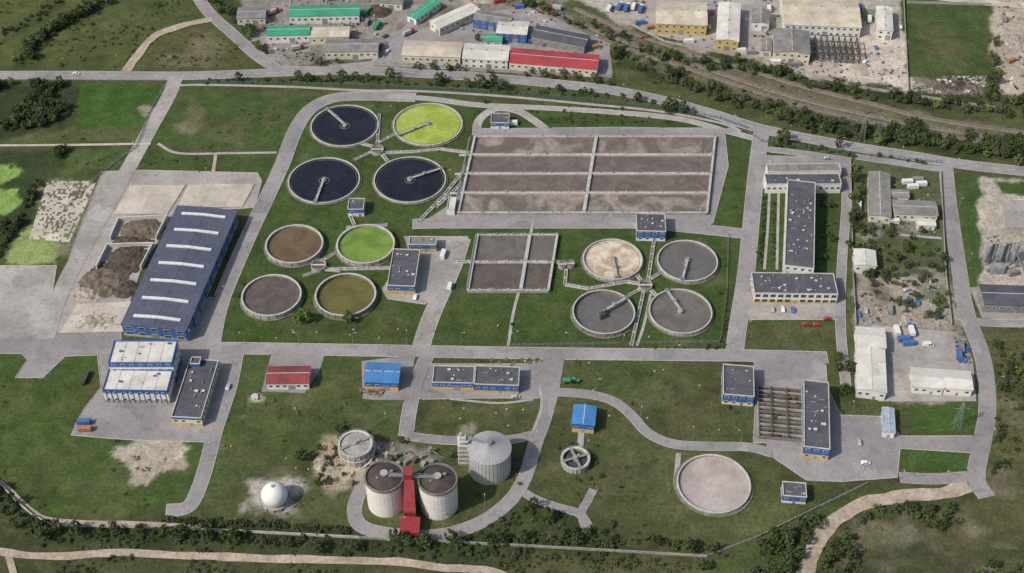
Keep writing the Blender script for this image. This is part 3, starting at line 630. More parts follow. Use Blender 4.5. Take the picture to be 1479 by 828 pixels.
# steel frame under construction
C_,U,V_,a,b_=rect([(1172,52),(1240,53),(1240,78),(1170,77)],7); e=group('steel_frame_building',C_); mb=MB()
for i in range(9):
    for j in range(4):
        p=C_+U*(-a+2*a*i/8)+V_*(-b_+2*b_*j/3); mb.beam(p,p+Vector((0,0,7)),.5,.5)
for i in range(9): p=C_+U*(-a+2*a*i/8)+Vector((0,0,7)); mb.beam(p-V_*b_,p+V_*b_,.5,.5)
for j in range(4): p=C_+V_*(-b_+2*b_*j/3)+Vector((0,0,7.3)); mb.beam(p-U*a,p+U*a,.4,.4)
mb.obj('columns_and_beams',DARKM,e); mb=MB(); mb.prism([C_-U*a-V_*b_,C_+U*a-V_*b_,C_+U*a+V_*b_,C_-U*a+V_*b_],0,.4); mb.obj('floor_slab',WALLD,e)
# ---------------------------------------------------------------- round tanks
def circ(c,R): block([(c.x+R*math.cos(t),c.y+R*math.sin(t)) for t in np.linspace(0,6.283,25)[:-1]])
def tank(name,cx,cy,rp,h=1.2,drop=.5,wm=W_DARK,bridge=None,hub=1.5,thick=.5,apron=1.2,wall=WALLC,sed=None,bl=1.0,am=APRON):
    c=P(cx,cy,h); R=W(rp,cx,cy,h); e=group(name,c); n=96; circ(c,R+1.5)
    mb=MB(); mb.ring(c,0,h,R,R-thick,n); mb.ring(c,h-.02,h+.12,R+.10,R-thick-.08,n,1)
    if h>2:
        for i in range(24):
            t=2*math.pi*i/24; p=c+Vector((math.cos(t),math.sin(t),0))*(R+.12); mb.cbox(p,.35,.3,0,h-.1,t)
    mb.obj('wall',[wall,RIM],e)
    mb=MB(); mb.disc(c,h-drop,R-thick-.01,n); mb.obj('water',wm,e)
    if bridge is not None:
        mb=MB(); mb.ring(c,h-drop-.2,h-drop+.16,R-thick-1.0,R-thick-1.16,n); mb.obj('effluent_launder',[WALLD],e)
    mb=MB()
    for i in range(48):
        t=2*math.pi*i/48;t2=2*math.pi*(i+1)/48; r_=R-.2
        mb.rail((c.x+math.cos(t)*r_,c.y+math.sin(t)*r_,h+.1),(c.x+math.cos(t2)*r_,c.y+math.sin(t2)*r_,h+.1),1.0,9,.04)
    mb.obj('railing',STEEL,e)
    ZC[0]+=.003; mb=MB(); mb.disc(c,ZC[0]+.06,R+apron,n); mb.obj('gravel_apron',am,e)
    if bridge is not None:
        t=rad(bridge); d=Vector((math.cos(t),math.sin(t),0)); z=h+.7; nn=Vector((-d.y,d.x,0)); c0=Vector((c.x,c.y,0))
        s=c0-d*hub+Vector((0,0,z)); f=c0+d*(R*bl+.1)+Vector((0,0,z)); mb=MB(); mb.beam(s,f,1.15,.2,0)
        for sd in (-.6,.6):
            mb.rail(s+nn*sd,f+nn*sd,1.0,2.5,.07,1); mb.beam(s+nn*sd-Vector((0,0,.3)),f+nn*sd-Vector((0,0,.3)),.12,.4,1)
        mb.cbox(f-d*.8,1.6,2.2,h+.15,h+1.3,t,1); k=c0+d*R*.45+Vector((0,0,z)); mb.cbox(k,1.4,1.7,h+.8,h+1.5,t,2)
        for q in (.3,.6,.85): k=c0+d*R*q; mb.beam(k+Vector((0,0,z)),k+Vector((0,0,h-drop-.4)),.15,.15,2)
        mb.obj('scraper_bridge',[RIM,STEEL,WALLC],e)
        mb=MB(); mb.cyl(c,h-drop-.3,h+.4,hub,24); mb.cyl(c,h+.4,h+1.3,hub*.5,16); mb.ring(c,h-drop-.2,h-drop+.2,hub*2,hub*2-.15,32,0); mb.obj('centre_pier',[WALLC,RIM],e)
    return e,c,R
tank('settling_tank',498,181,49,1.2,.6,W_DARK,128)
tank('settling_tank',618,179,50,1.2,.6,W_LIME,214)
tank('settling_tank',468,260,51.5,1.2,.6,W_DARK,262)
tank('settling_tank',592,259,52,1.2,.6,W_DARK,28)
tank('equalisation_tank',425,352,41.5,3,1.3,W_BROWN,None,thick=.7); tank('equalisation_tank',528,352,42,3,1.3,W_GREEN,None,thick=.7)
tank('equalisation_tank',392,426,43,3,1.0,W_SLUD,None,thick=.7); tank('equalisation_tank',499,425,44,3,1.8,W_OLIVE,None,wall=WALLD,thick=.7)
tank('primary_settling_tank',885,374,43,2.2,.9,W_FOAM,275,bl=.97); tank('primary_settling_tank',993,376,43.5,2.2,1.0,W_GREY2,255)
e,c,R=tank('primary_settling_tank',872,450,45,2.8,1.9,W_GREY2,38,wall=WALLD); mb=MB(); mb.cbox(c+Vector((-1,-3,0)),2.4,2.2,1,4.6,.3); mb.cyl(c,1,4,1.4,16); mb.obj('drive_unit',DARKM,e)
tank('primary_settling_tank',983,449,45.5,2.2,1.1,W_GREY,112)
tank('drying_tank',1031,698,53,1.8,1.2,DRYT,None,apron=1.5)
def smalltank(name,cx,cy,rp,h,wm,closed=False):
    c=P(cx,cy,h);R=W(rp,cx,cy,h);circ(c,R+1.5);e=group(name,c);mb=MB();mb.ring(c,0,h,R,R-.5,48);mb.ring(c,h,h+.2,R+.5,R-.7,48,1)
    if closed: mb.cyl(c,h-.6,h+.1,R-.5,48,r2=1.5,mi=2); mb.ring(c,h*.5,h*.5+.2,R+.7,R-.1,48,1)
    else: mb.disc(c,h-1.6,R-.5,48,2)
    for k in range(20):
        t=2*math.pi*k/20;mb.cbox(c+Vector((math.cos(t),math.sin(t),0))*(R+.12),.3,.4,0,h-.2,t,1)
    mb.obj('tank_shell',[WALLC,RIM,wm],e);mb=MB();q=Vector((c.x,c.y,h+.35))
    for t in ((.5,) if closed else (.35,1.92)):
        d=Vector((math.cos(t),math.sin(t),0));nn=Vector((-d.y,d.x,0));mb.beam(q-d*R,q+d*R,1.0,.2)
        for s in (-.5,.5): mb.rail(q-d*R+nn*s,q+d*R+nn*s,1,2,.06)
        q=q+Vector((0,0,.02))
    mb.cyl(c,h-1.5,h+1.2,1.0,16);mb.cbox(c+Vector((1.5,1,0)),1.2,1,h+.3,h+1.4,.5);mb.obj('crossing_walkways',WALLC,e);mb=MB()
    for k in range(24):
        t=2*math.pi*k/24;t2=t+2*math.pi/24;r_=R+.4
        for z in (h+.2,) if not closed else (h+.2,h*.5+.2): mb.rail((c.x+math.cos(t)*r_,c.y+math.sin(t)*r_,z),(c.x+math.cos(t2)*r_,c.y+math.sin(t2)*r_,z),1.1,5,.08)
    mb.obj('railing',STEEL,e);return e,c,R
smalltank('sludge_thickener',831,662,20,3.5,DARKM)
e,c,R=smalltank('sludge_thickener',513,641,24,8,mat('thickener_lid',(.36,.35,.33),(.26,.25,.23),.3,.8),True); mb=MB()
for i in range(14):
    z=i*8/14;t=-1.2+i*.13;t2=t+.13;p=(c.x+math.cos(t)*(R+1),c.y+math.sin(t)*(R+1),z);q=(c.x+math.cos(t2)*(R+1),c.y+math.sin(t2)*(R+1),z+8/14);mb.beam(p,q,1.2,.2)
mb.obj('stairs',STEEL,e)
# junction chambers between clusters
def chamber(x,y,r,h=2):
    c=P(x,y,h);e=group('distribution_chamber',c);R=W(r,x,y);mb=MB();mb.ring(c,0,h,R,R-.4,24);mb.disc(c,h-.5,R-.4,24,1);mb.beam(c+Vector((-R,0,.2)),c+Vector((R,0,.2)),1,.2,2)
    for k in range(12):
        t=2*math.pi*k/12;t2=t+2*math.pi/12;mb.rail((c.x+math.cos(t)*R,c.y+math.sin(t)*R,h),(c.x+math.cos(t2)*R,c.y+math.sin(t2)*R,h),1.1,5,.08,2)
    mb.obj('chamber',[WALLC,W_SLUD,RIM],e)
for x,y,r in [(545,216,9),(460,383,11),(932,412,10),(812,382,6),(824,381,6)]: chamber(x,y,r)
def channel(pts,w=1.5,h=.8,name='concrete_channel'):
    c=[P(x,y) for x,y in pts];e=group(name,c[0]);mb=MB()
    for i in range(len(c)-1):
        d=(c[i+1]-c[i]).normalized();n=Vector((-d.y,d.x,0))
        for s in (-1,1): mb.beam(c[i]+n*s*w/2+Vector((0,0,h/2+i*.01)),c[i+1]+n*s*w/2+Vector((0,0,h/2+i*.01)),.32,h,0)
        mb.beam(c[i]+Vector((0,0,h*.3+i*.01)),c[i+1]+Vector((0,0,h*.3+i*.01)),w-.32,h*.4,1)
        L_=(c[i+1]-c[i]).length
        for k in range(int(L_/6)):
            p=c[i]+d*(k*6+2); mb.beam(p-n*w/2+Vector((0,0,h+.04)),p+n*w/2+Vector((0,0,h+.04)),.7,.08,0)
        mb.rail(c[i]+n*w/2+Vector((0,0,h)),c[i+1]+n*w/2+Vector((0,0,h)),1,3,.05,2)
    mb.obj('channel_walls',[RIM,WALLD,STEEL],e)
for pts in [[(545,222),(600,220),(635,216),(680,222)],[(545,208),(580,190)],[(545,208),(548,165)],[(538,212),(520,208)],[(538,220),(512,232)],[(552,224),(560,234)],[(630,300),(672,262)],[(604,322),(640,285),(668,250),(684,224)],
  [(460,392),(438,400)],[(466,390),(492,392)],[(454,378),(448,368)],[(466,378),(488,364)],[(460,390),(566,388)],[(500,330),(560,326)],[(655,380),(690,378)],[(800,378),(812,382)],[(818,388),(816,412),(850,418),(905,408),(932,412)],
  [(937,406),(958,392)],[(926,406),(915,392)],[(926,418),(908,428)],[(938,418),(950,430)],[(936,405),(945,345)],[(930,420),(912,500)],[(505,310),(512,326)]]: channel(pts)
# ---------------------------------------------------------------- basins
def basin(name,c4,cols,rows,h,drop,mats,ext=0):
    q=[P(x,y,h) for x,y in c4]; q=[Vector((p.x,p.y,0)) for p in q]; block([(p.x,p.y) for p in q])
    B=lambda u,v:q[0].lerp(q[1],u).lerp(q[3].lerp(q[2],u),v)
    e=group(name,B(.5,.5)); z=lambda p,k:p+Vector((0,0,k)); mb=MB(); rl=MB()
    Rv=[i/rows for i in range(rows+1)]
    for k,v in enumerate(Rv):
        w=.8 if k in(0,rows) else 1.1; t=h if k in (0,rows) else h+.05
        mb.beam(z(B(0,v),t/2),z(B(1,v),t/2),w,t,1 if k not in (0,rows) else 0); mb.beam(z(B(0,v),t+.08),z(B(1,v),t+.08),w+.25,.14,1)
        for s in (-.5,.5): rl.rail(z(B(0,v),t+.1)+Vector((0,s,0)),z(B(1,v),t+.1)+Vector((0,s,0)),1.0,4,.05)
    for k,u in enumerate(cols):
        w=.9 if u in (0,1) else 1.4; t=h+.12
        mb.beam(z(B(u,0),t/2),z(B(u,1),t/2),w,t,0); mb.beam(z(B(u,-.01),t+.1),z(B(u,1.01),t+.1),w+.4,.16,1)
        for s in (-.6,.6): rl.rail(z(B(u,0),t+.12)+Vector((s,0,0)),z(B(u,1),t+.12)+Vector((s,0,0)),1.0,4,.05)
    for k,v in enumerate(Rv):
        for i in range(22):
            u=random.random(); p=B(u,v); mb.cbox(p,random.uniform(.4,1.0),random.uniform(.3,.6),h+.1,h+random.uniform(.5,1.4),0,random.choice([1,2]))
    mb.beam(z(B(-.02,.02),h+.6),z(B(-.02,.98),h+.6),.6,.6,2)
    for v in Rv[1:-1]: mb.beam(z(B(-.05,v),h*.6),z(B(-.004,v),h*.6),1.0,.8,1)
    mb.obj('walls_and_walkways',[WALLC,RIM,STEEL],e); rl.obj('railings',STEEL,e)
    mb=MB(); ms=[]
    for j in range(rows):
        for i in range(len(cols)-1):
            m=mats[j][i]; 
            if m not in ms: ms.append(m)
            mb.poly([z(B(cols[i],Rv[j+1]),h-drop+.01*i),z(B(cols[i+1],Rv[j+1]),h-drop+.01*i),z(B(cols[i+1],Rv[j]),h-drop+.01*i),z(B(cols[i],Rv[j]),h-drop+.01*i)],ms.index(m))
    mb.obj('water',ms,e)
    mb=MB()
    for j in range(rows):
        for i in range(int(9)):
            u=(i+.5)/9; p=B(u,Rv[j]+.02); mb.beam(z(p,h+.2),z(B(u,Rv[j]+.10/rows),h+.2),.2,.2)
    mb.obj('aeration_pipes',STEEL,e); return B
basin('aeration_basin',[(686,197),(1033,197),(1021,307),(662,307)],[0,.505,1],4,1.8,1.0,[[W_FROTH,W_FROTH],[W_AER,W_AER],[W_AER,W_AER],[W_FROTH,W_FROTH]])
basin('aeration_basin',[(690,339),(805,339),(792,419),(676,419)],[0,.655,1],2,1.8,.9,[[W_GREY,W_GREY],[W_SLUD,W_SLUD]])
# inlet channels
C_,U,V_,a,b_=rect([(1097,560),(1160,560),(1158,632),(1093,632)],2); e=group('grit_channels',C_); mb=MB()
mb.prism([C_-U*a-V_*b_,C_+U*a-V_*b_,C_+U*a+V_*b_,C_-U*a+V_*b_],0,.5,1)
for i in range(13): p=C_+V_*(-b_+2*b_*i/12); mb.beam(p-U*a+Vector((0,0,1.1)),p+U*a+Vector((0,0,1.1)),.45,1.6,0 if i%2 else 3)
for s in (-1,-.4,.3,1): mb.beam(C_+U*a*s-V_*b_+Vector((0,0,2.15)),C_+U*a*s+V_*b_+Vector((0,0,2.15)),.6,.2,2 if abs(s)<1 else 0); mb.rail(C_+U*a*s-V_*b_+Vector((0,0,2.3)),C_+U*a*s+V_*b_+Vector((0,0,2.3)),1.1,3,.06,2)
for i in range(18): p=C_+U*random.uniform(-a,a)+V_*random.uniform(-b_,b_); mb.cbox(p,random.uniform(.6,1.6),.6,2,random.uniform(2.5,3.4),0,2)
mb.obj('channel_walls',[WALLC,DARKM,RUST,WALLD],e)
# ---------------------------------------------------------------- digesters
DIGW=mat('digester_shell',(.70,.68,.64),(.58,.555,.51),.05,.75,fine=.05,fscale=.6)
for (x,y) in ((555,688),(632,692)):
    h=19; c=P(x,y,h);R=W(28,x,y,h);circ(c,R+1);e=group('sludge_digester',c);mb=MB();mb.cyl(c,0,h-1,R,64);mb.ring(c,h-1,h+.3,R+.3,R-.4,64,1);mb.obj('shell',[DIGW,WALLD],e,smooth=False)
    mb=MB()
    for i in range(32):
        t=2*math.pi*i/32;mb.cbox(c+Vector((math.cos(t),math.sin(t),0))*(R+.02),.06,.12,0,h-1,t)
    for z in (5,10,15): mb.ring(c,z,z+.12,R+.05,R-.1,64)
    mb.obj('panel_joints',WHITE,e)
    mb=MB();mb.cyl(c,h-.6,h+1.5,R-.4,64,r2=2.2,mi=0);mb.cyl(c,h+1.5,h+2.4,1.5,20,mi=1);mb.cyl(c,h+2.4,h+2.6,1.8,20,mi=2)
    mb.cbox(c+Vector((3,1.5,0)),1.6,1.2,h,h+2.0,.3,1);mb.cbox(c+Vector((-3,-2,0)),.8,.8,h,h+1.6,.3,2);mb.beam(c+Vector((0,0,2)),c+Vector((R*(1 if x<590 else -1),0,1.2)),1.0,.15,1);mb.obj('roof',[mat('dark_roof_felt',(.085,.066,.06),(.055,.045,.043),.3,.8),STEEL,WALLC],e)
    mb=MB()
    for i in range(30):
        t=2*math.pi*i/30;t2=t+2*math.pi/30;r_=R;mb.rail((c.x+math.cos(t)*r_,c.y+math.sin(t)*r_,h+.3),(c.x+math.cos(t2)*r_,c.y+math.sin(t2)*r_,h+.3),1.1,5,.05)
    mb.obj('railing',DARKM,e)
c1=P(593,690,19); c0=Vector((c1.x,c1.y,0)); e=group('digester_stair_tower',c0); mb=MB()
mb.cbox(c0+Vector((-1,0,0)),3.8,4.5,0,23.5,0,0);mb.cbox(c0+Vector((-1,0,0)),4.3,5,23.5,24,0,3)
for z in range(3,23,3): mb.cbox(c0+Vector((-1,0,0)),3.86,4.56,z-.6,z-.45,0,3)
mb.beam(c0+Vector((-10,0,20.6)),c0+Vector((11,-1,20.6)),1.4,.3,2)
mb.rail(c0+Vector((-10,-.7,20.7)),c0+Vector((11,-1.7,20.7)),1.1,2,.1,2);mb.rail(c0+Vector((-10,.7,20.7)),c0+Vector((11,-.3,20.7)),1.1,2,.1,2)
y0=-2.25;y1=-11.5
mb.hexa([c0+Vector((-3.2,y1,0)),c0+Vector((2.4,y1,0)),c0+Vector((1.6,y0,0)),c0+Vector((-2.8,y0,0))],[c0+Vector((-3.2,y1,9)),c0+Vector((2.4,y1,9)),c0+Vector((1.6,y0,20)),c0+Vector((-2.8,y0,20))],0)
for i in range(8):
    t=(i+.5)/8;yy=y0+(y1-y0)*t;zz=20-11*t;mb.beam(c0+Vector((-3.0-.2*t,yy,zz+.05)),c0+Vector((1.8+.5*t,yy,zz+.05)),.15,.12,3)
mb.hexa([c0+Vector((-4.6,y1-8,0)),c0+Vector((4.2,y1-8,0)),c0+Vector((4.2,y1,0)),c0+Vector((-4.6,y1,0))],[c0+Vector((-4.6,y1-8,4.5)),c0+Vector((4.2,y1-8,4.5)),c0+Vector((4.2,y1,5.6)),c0+Vector((-4.6,y1,5.6))],0)
for i in range(7): 
    yy=y1-7.5+i*1.2; zz=4.5+(i*1.2+.5)/8*1.1; mb.beam(c0+Vector((-4.5,yy,zz+.05)),c0+Vector((4.1,yy,zz+.05)),.15,.14,3)
for i in range(5): 
    x=-3.4+i*1.6; mb.cbox(c0+Vector((x,y1-8.03,0)),1.0,.1,1.2,2.8,0,4)
for i in range(3): 
    x=-2+i*1.8; mb.cbox(c0+Vector((x,y1-.02,0)),1.0,.1,6.5,7.8,0,4)
mb.obj('tower_body',[RED,DARKM,STEEL,RROOF,GLASS],e)
# machinery behind digesters
c0=P(572,660); e=group('gas_pipework',c0); mb=MB()
for i in range(8):
    x=-12+i*4; mb.cyl(c0+Vector((x,2*math.sin(i*2),0)),0,3+2*math.sin(i),.9,12,mi=i%2); mb.beam(c0+Vector((x,2*math.sin(i*2),2.5)),c0+Vector((x+4,2*math.sin(i*2+2),2.5)),.4,.4,1)
    mb.cbox(c0+Vector((x+1,-5+i%3,0)),2.4,1.8,0,1.8+.4*(i%3),.2*i,i%3)
mb.obj('vessels_and_pipes',[WALLC,STEEL,RUST],e)
# big silo + stair tower
h=15;c=P(707,647,h);R=W(31,707,647,h);circ(c,R+1);e=group('storage_silo',c);mb=MB();mb.cyl(c,0,h,R,72);mb.cyl(c,h,h+3.0,R+.3,72,r2=1.2,mi=1)
for i in range(36):
    t=2*math.pi*i/36;d=Vector((math.cos(t),math.sin(t),0));q=Vector((c.x,c.y,0));mb.beam(q+d*(R+.3)+Vector((0,0,h+.06)),q+d*1.2+Vector((0,0,h+3.06)),.12,.1,2);mb.cbox(q+d*(R+.03),.1,.16,0,h,t,2)
for z in range(2,15,2): mb.ring(c,z,z+.12,R+.07,R-.1,72,2)
mb.cyl(c,h+2.8,h+4.2,1.2,16,mi=2);mb.obj('shell_and_cone_roof',[mat('silo_sheet',(.52,.515,.50),(.42,.41,.40),.1,.6,.1,fine=.06),mat('silo_roof',(.42,.415,.41),(.30,.295,.29),.12,.6,.1,fine=.1),STEEL],e)
c0=P(668,628,20);c0=Vector((c0.x,c0.y,0));e=group('silo_stair_tower',c0);mb=MB();mb.cbox(c0,4.2,4.2,0,14,0,0);mb.cbox(c0+Vector((0,0,0)),3,3,14,19,0,1)
for z in range(2,19,3): mb.cbox(c0+Vector((0,-.1,0)),4.8,4.8,z,z+.25,0,1)
mb.beam(c0+Vector((2,0,18)),Vector((c.x,c.y,17.6)),1.4,.3,2);mb.cbox(c0+Vector((5,-3,0)),3.4,3,0,11,0,0);mb.cbox(c0+Vector((-1,0,0)),1,1,19,21,0,1);mb.obj('tower',[WALLC,RIM,STEEL],e)
# gas sphere
c=P(398,724);R=6.0;circ(c,9);bpy.ops.mesh.primitive_uv_sphere_add(segments=64,ring_count=32,radius=R);o=bpy.context.object;o.name='gas_holder_shell'
e=group('spherical_gas_holder',c);o.parent=e;o.location=(0,0,R*.82)
for p in o.data.polygons:p.use_smooth=True
o.data.materials.append(MEMB)
mb=MB();mb.ring(c,0,1.2,R+.3,R-1.2,48);
for k in range(12): 
    t=math.pi*k/6;mb.cbox(c+Vector((math.cos(t),math.sin(t),0))*(R+.5),.6,.4,0,1.6,t)
mb.cyl(Vector((c.x,c.y,0)),R*1.81,R*1.9,.7,12);mb.obj('base_ring_and_vent',WALLC,e)
# ---------------------------------------------------------------- storage bays and heaps
def heap(name,px,r,h,m,n=26,asp=1.0):
    c=P(*px);mb=MB();k=0
    V=[]
    for i in range(n):
        for j in range(n):
            u=(i/(n-1)*2-1);v=(j/(n-1)*2-1);d=math.hypot(u,v)
            p=Vector((c.x+u*r,c.y+v*r*asp,0));z=max(-.3,h*(1-d**1.5)*(1+.5*mnoise.noise(p*.25))+.8*mnoise.noise(p*.5)*(d<.95)-.05)
            V.append((p.x,p.y,z))
    mb.v=V
    for i in range(n-1):
        for j in range(n-1): mb.f.append((i*n+j,(i+1)*n+j,(i+1)*n+j+1,i*n+j+1));mb.m.append(0)
    return mb.obj(name,m,None,c)
def baywall(pts,h=2.2):
    c=[P(*p) for p in pts];mb=MB()
    for i in range(len(c)-1): mb.beam(c[i]+Vector((0,0,h/2+.01*i)),c[i+1]+Vector((0,0,h/2+.01*i)),.7,h)
    mb.obj('bay_retaining_wall',RIM,None,c[0])
baywall([(160,348),(172,320),(242,316),(226,348)],3);baywall([(140,390),(156,358),(222,356),(204,390)],3)
heap('compost_heap',(206,332),13,2.6,HEAPB,asp=.75);heap('compost_heap',(192,350),12,1.5,HEAP,asp=.6);heap('compost_heap',(186,372),12,2.5,HEAP,asp=.8);heap('compost_heap',(168,388),14,1.2,HEAP,asp=.5)
heap('sludge_heap',(150,408),14,2.4,HEAPB,asp=.9);heap('sludge_heap',(182,418),8,2,HEAP,asp=.9);heap('sludge_heap',(128,424),9,1.4,HEAPL);heap('rubble_heap',(140,465),14,.9,HEAPL,asp=.6)
heap('rubble_heap',(470,670),6,1.0,HEAPL)
for x,y,r,h,m in [(548,16,9,2.5,HEAP),(700,-5,10,3,HEAPL),(1200,92,6,1.2,HEAPL),(1350,125,8,1.5,HEAPB),(1380,122,7,1.5,HEAP),(1465,60,9,2,HEAPL),(1180,90,5,1.4,HEAPL),(1405,128,6,1.2,HEAPB),(1315,460,5,1,HEAPL),(1290,300,4,1,HEAPB),(545,665,4,1.2,HEAPL),(1140,95,6,1.2,HEAPB)]: heap('spoil_heap',(x,y),r,h,m,14)
# ---------------------------------------------------------------- fences
def fence(name,px,h=2,m=TEAL,solid=False,sp=3):
    c=[P(*p) for p in px];mb=MB()
    for i in range(len(c)-1):
        d=c[i+1]-c[i];L_=d.length;n=max(1,int(L_/sp))
        if solid: mb.beam(c[i]+Vector((0,0,h*.5+.01*(i%2))),c[i+1]+Vector((0,0,h*.5+.01*(i%2))),.2,h)
        else:
            for z in (.3,h*.5,h-.1): mb.beam(c[i]+Vector((0,0,z)),c[i+1]+Vector((0,0,z)),.07,.09)
            k=int(L_/.8)
            for j in range(k): p=c[i].lerp(c[i+1],j/k);mb.beam(p,p+Vector((0,0,h-.05)),.08,.05)
        for j in range(n+1): p=c[i].lerp(c[i+1],j/n);mb.beam(p,p+Vector((0,0,h+.1)),.26,.26)
    mb.obj(name,m,None,c[0])
fence('perimeter_fence',[(262,121),(420,122),(560,126),(720,134),(850,146),(950,156),(1040,172),(1078,186)],2.2,TEAL)
fence('perimeter_wall',[(-60,640),(-20,676),(20,722),(48,746),(75,760),(250,764),(520,778)],1.8,RIM,True)
fence('perimeter_wall',[(520,778),(760,790),(1022,805),(1100,775),(1180,735),(1252,700)],1.8,WALLC,True)
fence('perimeter_fence',[(1078,190),(1100,205),(1228,222),(1360,236)],2,TEAL)
fence('yard_wall',[(1228,232),(1232,400),(1236,470)],2,WALLC,True);fence('yard_wall',[(1358,250),(1366,400),(1374,470)],2,WALLC,True)
fence('yard_wall',[(1305,0),(1308,60),(1312,136)],2,WALLC,True);fence('yard_wall',[(880,20),(960,62),(1100,88),(1230,126),(1440,158)],2,WALLC,True)
fence('yard_wall',[(1310,5),(1430,8)],2,WALLC,True);fence('perimeter_fence',[(0,118),(120,118),(240,118)],1.6,STEEL);fence('perimeter_fence',[(238,124),(215,165),(198,212),(150,248),(95,300)],1.6,STEEL)
fence('perimeter_fence',[(1052,340),(1050,420),(1040,495),(900,497),(740,500)],1.6,STEEL);fence('yard_wall',[(545,92),(640,98),(780,108),(884,112)],2,WALLC,True)
# ---------------------------------------------------------------- vegetation
def treemesh(name,h,cr,ncl,k,leaf,seed,lm,trunk=.3,asp=1.0):
    R=random.Random(seed);mb=MB()
    cz=(h-h*trunk)/2; z0=h*trunk+cz
    if trunk>.02:
        mb.hexa([(math.cos(t)*h*.03,math.sin(t)*h*.03,-.1) for t in np.linspace(0,6.283,7)[:-1]],[(math.cos(t)*h*.012,math.sin(t)*h*.012,h*.62) for t in np.linspace(0,6.283,7)[:-1]],1)
    cl=[]
    for i in range(ncl):
        t=R.uniform(0,6.28);ph=math.acos(R.uniform(-1,1));rr=R.uniform(.45,.95)**.6*R.uniform(.8,1.15)
        p=Vector((math.sin(ph)*math.cos(t)*cr*rr,math.sin(ph)*math.sin(t)*cr*rr,max(.2,z0+math.cos(ph)*cz*rr)));cl.append(p)
    for p in cl[:7]:
        mb.beam((0,0,h*(trunk+.08)),p,h*.012,h*.012,1)
    for p in cl:
        rc=cr*R.uniform(.22,.40)
        for j in range(k):
            d=Vector((R.gauss(0,1),R.gauss(0,1),R.gauss(0,.8)));d=d.normalized()*rc*R.uniform(.4,1);q=p+d
            if q.z<.05: q.z=.1
            n=(d.normalized()+Vector((R.uniform(-.6,.6),R.uniform(-.6,.6),R.uniform(0,.9)))).normalized();u=n.orthogonal().normalized();v=n.cross(u);s=leaf*R.uniform(.6,1.2)
            a=R.uniform(0,6.28);u2=u*math.cos(a)+v*math.sin(a);v2=n.cross(u2)
            mb.poly([q-u2*s-v2*s*.5,q+u2*s*.4-v2*s*.7,q+u2*s+v2*s*.4,q-u2*s*.3+v2*s*.8],0)
    me=bpy.data.meshes.new(name);me.from_pydata(mb.v,[],mb.f);me.materials.append(lm);me.materials.append(BARK);me.polygons.foreach_set('material_index',mb.m);me.update();return me
TREES=[treemesh('broadleaf_tree_mesh',8,3.0,30,18,.42,i,LEAF,.22) for i in range(4)]
TL=[treemesh('young_tree_mesh',7,3.0,30,18,.42,20+i,LEAFL,.2) for i in range(2)]
POP=[treemesh('poplar_mesh',11,2.2,34,16,.42,30+i,LEAF,.12) for i in range(2)]
BUSH=[treemesh('bush_mesh',2.6,1.7,15,13,.34,40+i,LEAF,.03) for i in range(3)]+[treemesh('bush_mesh',2.4,1.6,14,13,.34,50,LEAFG,.03)]
TG=[treemesh('willow_mesh',7,3.4,28,18,.42,60+i,LEAFG,.15) for i in range(2)]
TUS=[treemesh('tussock_mesh',.6,1.2,5,7,.26,70+i,m,.01) for i,m in enumerate((STRAW,LEAFG,LEAF))]
def plant(name,me,p,s,parent=None):
    o=bpy.data.objects.new(name,me);COL.objects.link(o);k=random.uniform(.85,1.15)
    o.rotation_euler=(0,0,random.uniform(0,6.28));o.scale=(s*k,s*k*random.uniform(.8,1.25),s*random.uniform(.85,1.2))
    if parent: o.parent=parent;o.location=(p.x-parent.location.x,p.y-parent.location.y,0)
    else: o.location=(p.x,p.y,0)
def clear(p):
    for poly,x0,x1,y0,y1 in polys:
        if x0<p.x<x1 and y0<p.y<y1 and inpoly(np.array([p.x]),np.array([p.y]),poly)[0]: return False
    return True
def belt(name,px,wpx,n,s0,s1,kinds):
    c=[P(*q) for q in px];L=[(c[i+1]-c[i]).length for i in range(len(c)-1)];e=group(name,c[0])
    for _ in range(n):
        t=random.uniform(0,sum(L));i=0
        while t>L[i] and i<len(L)-1: t-=L[i];i+=1
        p=c[i].lerp(c[i+1],min(1,t/L[i]))+Vector((random.gauss(0,wpx*.5),random.gauss(0,wpx*.5),0))
        if clear(p): plant('plant',random.choice(kinds),p,random.uniform(s0,s1),e)
def thicket(name,px,n,s0,s1,kinds,thr=-9):
    poly=w2(px);e=group(name,P(*px[0]));x0,x1=min(p[0] for p in poly),max(p[0] for p in poly);y0,y1=min(p[1] for p in poly),max(p[1] for p in poly);k=0;tr=0
    while k<n and tr<n*12:
        tr+=1;p=Vector((random.uniform(x0,x1),random.uniform(y0,y1),0))
        if mnoise.noise(p*.03)<thr: continue
        if inpoly(np.array([p.x]),np.array([p.y]),poly)[0] and clear(p): plant('plant',random.choice(kinds),p,random.uniform(s0,s1),e);k+=1
MIX=TREES+BUSH+TG+TL[:1]
belt('hedgerow',[(30,95),(60,55),(110,25),(160,-5)],6,90,.5,1.0,MIX)
belt('hedgerow',[(0,50),(40,35),(95,-5)],5,40,.5,1,BUSH)
thicket('tree_thicket',[(-30,122),(112,122),(112,160),(60,185),(-30,195)],160,.5,.95,MIX,-.05)
thicket('scrub_thicket',[(30,218),(95,218),(60,262),(45,300),(30,262)],60,.4,.8,MIX,-.1)
thicket('scrub_thicket',[(-30,316),(20,316),(45,290),(20,340),(-30,378)],50,.4,.8,MIX,-.2)
belt('bush_row',[(-10,380),(20,330),(60,258)],3,50,.5,1.0,BUSH)
belt('tree_belt',[(420,100),(470,98),(560,92),(640,102),(720,108),(800,112),(885,122)],4,70,.4,.8,MIX)
belt('tree_belt',[(300,-5),(345,30),(365,60),(390,88)],5,45,.5,.9,MIX)
